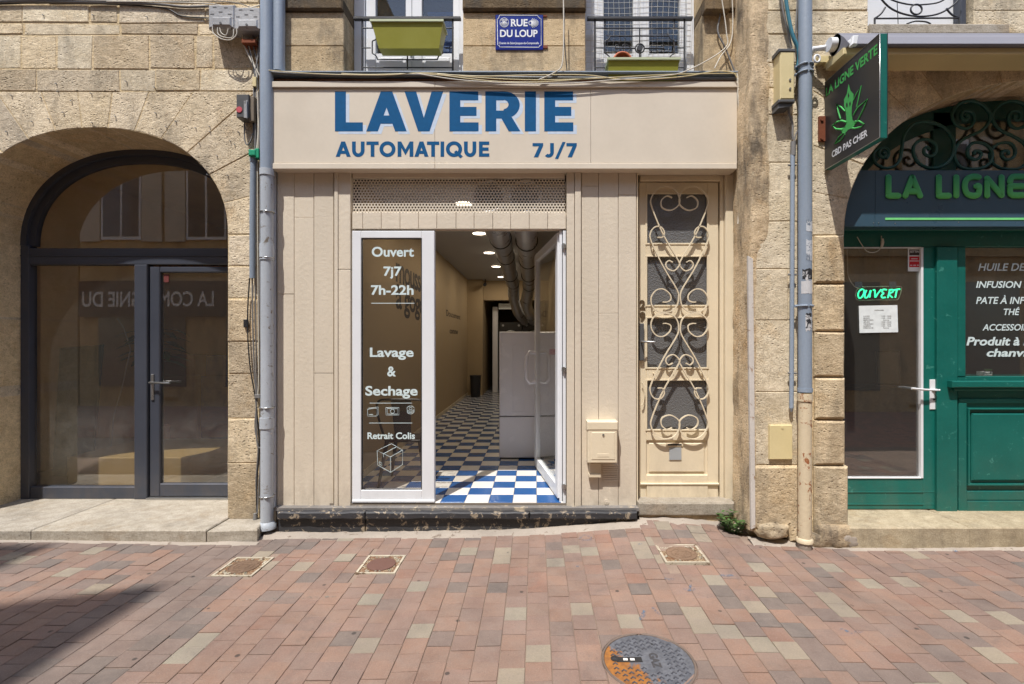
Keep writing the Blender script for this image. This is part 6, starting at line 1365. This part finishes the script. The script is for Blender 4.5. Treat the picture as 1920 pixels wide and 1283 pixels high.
top = [([(490, 131), (600, 139), (720, 141), (800, 137), (900, 146), (1000, 150), (1100, 148), (1250, 140), (1380, 138)], .004, CREAM_B), ([(780, 138), (860, 150), (960, 156), (1060, 157), (1140, 151), (1240, 143), (1290, 132), (1358, 92), (1362, 60), (1352, -10)], .005, PIPEB), ([(1010, 150), (1040, 136), (1054, 120), (1057, 60), (1056, -20)], .0055, PIPEB), ([(820, 139), (900, 143), (1000, 141), (1100, 141), (1180, 150), (1280, 144), (1340, 134), (1372, 136), (1382, 146)], .0045, CREAM_B), ([(640, 138), (690, 140), (800, 139), (920, 152), (1010, 154), (1120, 146)], .004, CREAM_B)]
for (q, r, mt), lab in zip(top, ['thin cream cable running the full length above the fascia', 'white cable sagging over the fascia then rising to the right window', 'white cable dropping beside the street name plate', 'cream cable bowing above the letters towards the right corner', 'short cream cable sagging over the middle of the fascia']): cab(q, -.125, r, mt, lab, grp='loose cables over the fascia')
cab([(1380, 137), (1383, 145), (1384, 180), (1388, 240), (1391, 290), (1390, 340), (1384, 420)], -.09, .008, PIPEB, 'white cable running down the right end of the fascia')
cab([(1358, -20), (1350, 30), (1346, 60), (1360, 90), (1372, 120), (1380, 140)], -.03, .008, CABG, 'grey cable hanging right of the netted window')
cab([(1372, -20), (1374, 40), (1370, 80), (1352, 105), (1340, 128)], -.04, .005, PIPEB, 'loose white cable loop right of the netted window')
cab([(1060, 0), (1057, 50), (1060, 100), (1064, 141)], -.012, .004, BLACK, 'thin dark cable beside the white one by the street plate')
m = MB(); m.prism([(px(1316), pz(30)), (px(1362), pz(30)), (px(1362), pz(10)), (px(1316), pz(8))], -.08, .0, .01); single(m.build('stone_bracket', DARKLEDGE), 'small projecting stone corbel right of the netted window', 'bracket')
# weed
wd_ = thing('weed', 'green weed growing at the foot of the right pier', 'weed', (px(1388, -.1), -.12, gz(1.77, -.12)))
for k in range(14):
    an = random.uniform(0, 6.28); m = MB(); base = Vector((1.66+.055*math.cos(an), -.17+.04*math.sin(an), .03)); dirv = Vector((math.cos(an)*.5, math.sin(an)*.4-.2, 1)).normalized()
    for j in range(12):
        p = base+dirv*(.014*j); leaf(m, p, (math.cos(j*2.4+k), math.sin(j*2.4+k), .6), random.uniform(.035, .06), .013, .3)
    m.tube([base, base+dirv*.14], .002, 4); m.build('sprig', LEAF, wd_)
# ================================================================ OPPOSITE SIDE OF THE STREET (throws the shade, shows in the glass)
OPM = limestone('opposite_limestone', [srgb(190, 166, 126), srgb(200, 178, 142), srgb(182, 160, 128)], .6, stain=.4, pit=.3, seed=11)
SHUT = painted('beige_shutter', srgb(196, 186, 168), .6, .001, .1); OGL = plain('window_glass_dark', (.10, .10, .10), .12)
def opposite(x0, x1, h, lab, floors, nw, yb=-14, yf=-7.0):
    t = thing('townhouse', lab, 'building', ((x0+x1)/2, yf, 0), 'townhouses across the street')
    m = MB(); m.box(x0, x1, yb, yf, 0, h); m.box(x0-.0, x1, yf, yf+.22, h-.35, h-.1); [m.box(x0, x1, yf, yf+.08, 3.6+q*3.1, 3.75+q*3.1) for q in range(floors)]; m.build('wall', OPM, t)
    for q in range(floors):
        for k in range(nw):
            xc = x0+(x1-x0)*(k+.5)/nw; z0 = 4.2+q*3.1
            if z0+2.1 > h-.3: continue
            m = MB(); m.box(xc-.5, xc+.5, yf, yf+.05, z0, z0+2.1); w_ = m.build('window', WHITE, t)
            m = MB(); [m.box(xc+a, xc+a+.42, yf+.05, yf+.06, z0+.08, z0+2.0) for a in (-.45, .03)]; m.build('pane', OGL, w_)
            for s in (-1, 1): m = MB(); m.box(xc+s*.78-.25, xc+s*.78+.25, yf+.01, yf+.06, z0-.05, z0+2.15); m.build('shutter', SHUT, t)
    for k in range(max(1, nw-1)):
        xc = x0+(x1-x0)*(k+.5)/max(1, nw-1); m = MB(); m.box(xc-1.1, xc+1.1, yf, yf+.04, .5, 3.0); m.build('shop_pane', OGL, t)
    return t
tall = opposite(-11.5, -5.06, 11.6, 'tall stone townhouse opposite, casting its shadow on the left pavement', 3, 3)
opposite(-30, -11.55, 9.0, 'long low townhouse further left across the street', 1, 7); opposite(-5.0, 5.2, 8.6, 'low townhouse directly opposite the laundromat', 1, 4); opposite(5.25, 28, 8.8, 'long low townhouse further right across the street', 1, 8)
m = MB(); q = [(-5.06, -7.0), (-5.06, -14.0), (-11.5, -14.0), (-11.5, -9.0), (-5.9, -7.28)]; n = 5
m.add([(x, y, 11.6) for x, y in q]+[(x, y, 13.29) for x, y in q], [tuple(range(5)), tuple(range(5, 10))]+[(k, (k+1) % 5, 5+(k+1) % 5, 5+k) for k in range(5)]); m.build('roof', OPM, tall)
m = MB(); m.box(-8.4, -6.65, -7.4, -7.001, 11.601, 14.6); m.build('chimney', OPM, tall)
# the rest of the row: upper storeys over the three houses, and the next house on either side
for par, x0, x1, y0 in ((LB, -6.6, -2.386, .0), (MBD, -2.385, 1.735, .01), (RB, 1.737, 6.1, YR+.005)):
    m = MB(); m.box(x0, x1, y0, 6, 5.61, 10.5); m.build('upper_storey', OPM, par)
def side_house(x0, x1, lab):
    t = thing('townhouse', lab, 'building', ((x0+x1)/2, 0, 0), 'townhouses next door')
    m = MB(); m.box(x0, x1, 0, 7, -.1, 10.5); m.box(x0, x1, -.06, -.001, 3.7, 3.85); m.box(x0, x1, -.05, -.001, 0, .5); m.build('wall', OPM, t)
    n = max(1, int((x1-x0)/2.6))
    for k in range(n):
        xc = x0+(x1-x0)*(k+.5)/n
        for z0, h in ((.55, 2.4), (4.4, 2.1), (7.5, 2.0)):
            m = MB(); m.box(xc-.55, xc+.55, -.03, -.001, z0, z0+h); w_ = m.build('window', WHITE, t)
            m = MB(); m.box(xc-.47, xc-.02, -.036, -.0305, z0+.08, z0+h-.08); m.box(xc+.02, xc+.47, -.036, -.0305, z0+.08, z0+h-.08); m.build('pane', OGL, w_)
            if z0 > 4:
                for s in (-1, 1): m = MB(); m.box(xc+s*.84-.27, xc+s*.84+.27, -.05, -.002, z0-.03, z0+h+.03); m.build('shutter', SHUT, t)
side_house(-16.0, -6.62, 'stone townhouse next door on the far left of the arched shop'); side_house(6.12, 16.0, 'stone townhouse next door on the far right of the green shop')
sb = thing('opposite_sign', 'dark fascia across the street reading LA COMPAGNIE DU in white', 'shop sign', (-9.5, -6.9, 2.7))
m = MB(); m.box(-11.4, -7.4, -6.998, -6.86, 2.25, 3.15); m.build('board', painted('dark_sign_board', srgb(60, 52, 48), .5, .001, .05), sb)
m = MB(); text(m, "LA COMPAGNIE DU", (-8.0, -6.855, 2.5), (-1, 0, 0), (0, 0, 1), 3.3, .38, bold=.02); m.build('lettering', LWHITE, sb)
# repeated small fittings: one object each
def split_islands(o):
    me = o.data; n = len(me.vertices); par = list(range(n))
    def find(i):
        while par[i] != i: par[i] = par[par[i]]; i = par[i]
        return i
    key = {}
    for i, vv in enumerate(me.vertices):        # weld by position so caps stay with their tube
        k = tuple(round(q, 5) for q in vv.co); par[find(i)] = find(key.setdefault(k, i))
    for p in me.polygons:
        r = find(p.vertices[0])
        for w_ in p.vertices[1:]: par[find(w_)] = r
    groups = {}
    for p in me.polygons: groups.setdefault(find(p.vertices[0]), []).append(p)
    if len(groups) < 2: return
    for g_ in groups.values():
        idx = {}; vs_ = []; fs_ = []; sm_ = []
        for p in g_:
            for i in p.vertices:
                if i not in idx: idx[i] = len(vs_); vs_.append(me.vertices[i].co.copy())
            fs_.append([idx[i] for i in p.vertices]); sm_.append(p.use_smooth)
        m2 = bpy.data.meshes.new(me.name); m2.from_pydata(vs_, [], fs_); m2.polygons.foreach_set('use_smooth', sm_)
        for mt in me.materials: m2.materials.append(mt)
        o2 = bpy.data.objects.new(o.name.split('.')[0], m2); COL.objects.link(o2); o2.parent = o.parent; o2.location = o.location
    bpy.data.objects.remove(o)
for o in list(COL.objects):
    if o.type == 'MESH' and o.parent and o.name.split('.')[0] in ('collar', 'pipe_bracket', 'hinge', 'screw', 'fixing_lug', 'knob', 'key_lug', 'end_cap', 'panel_screw', 'stamped_mark', 'hanger', 'bracket', 'door_jamb', 'glazing_seal', 'glazing_bead', 'bar', 'seal'): split_islands(o)
bpy.context.view_layer.update()
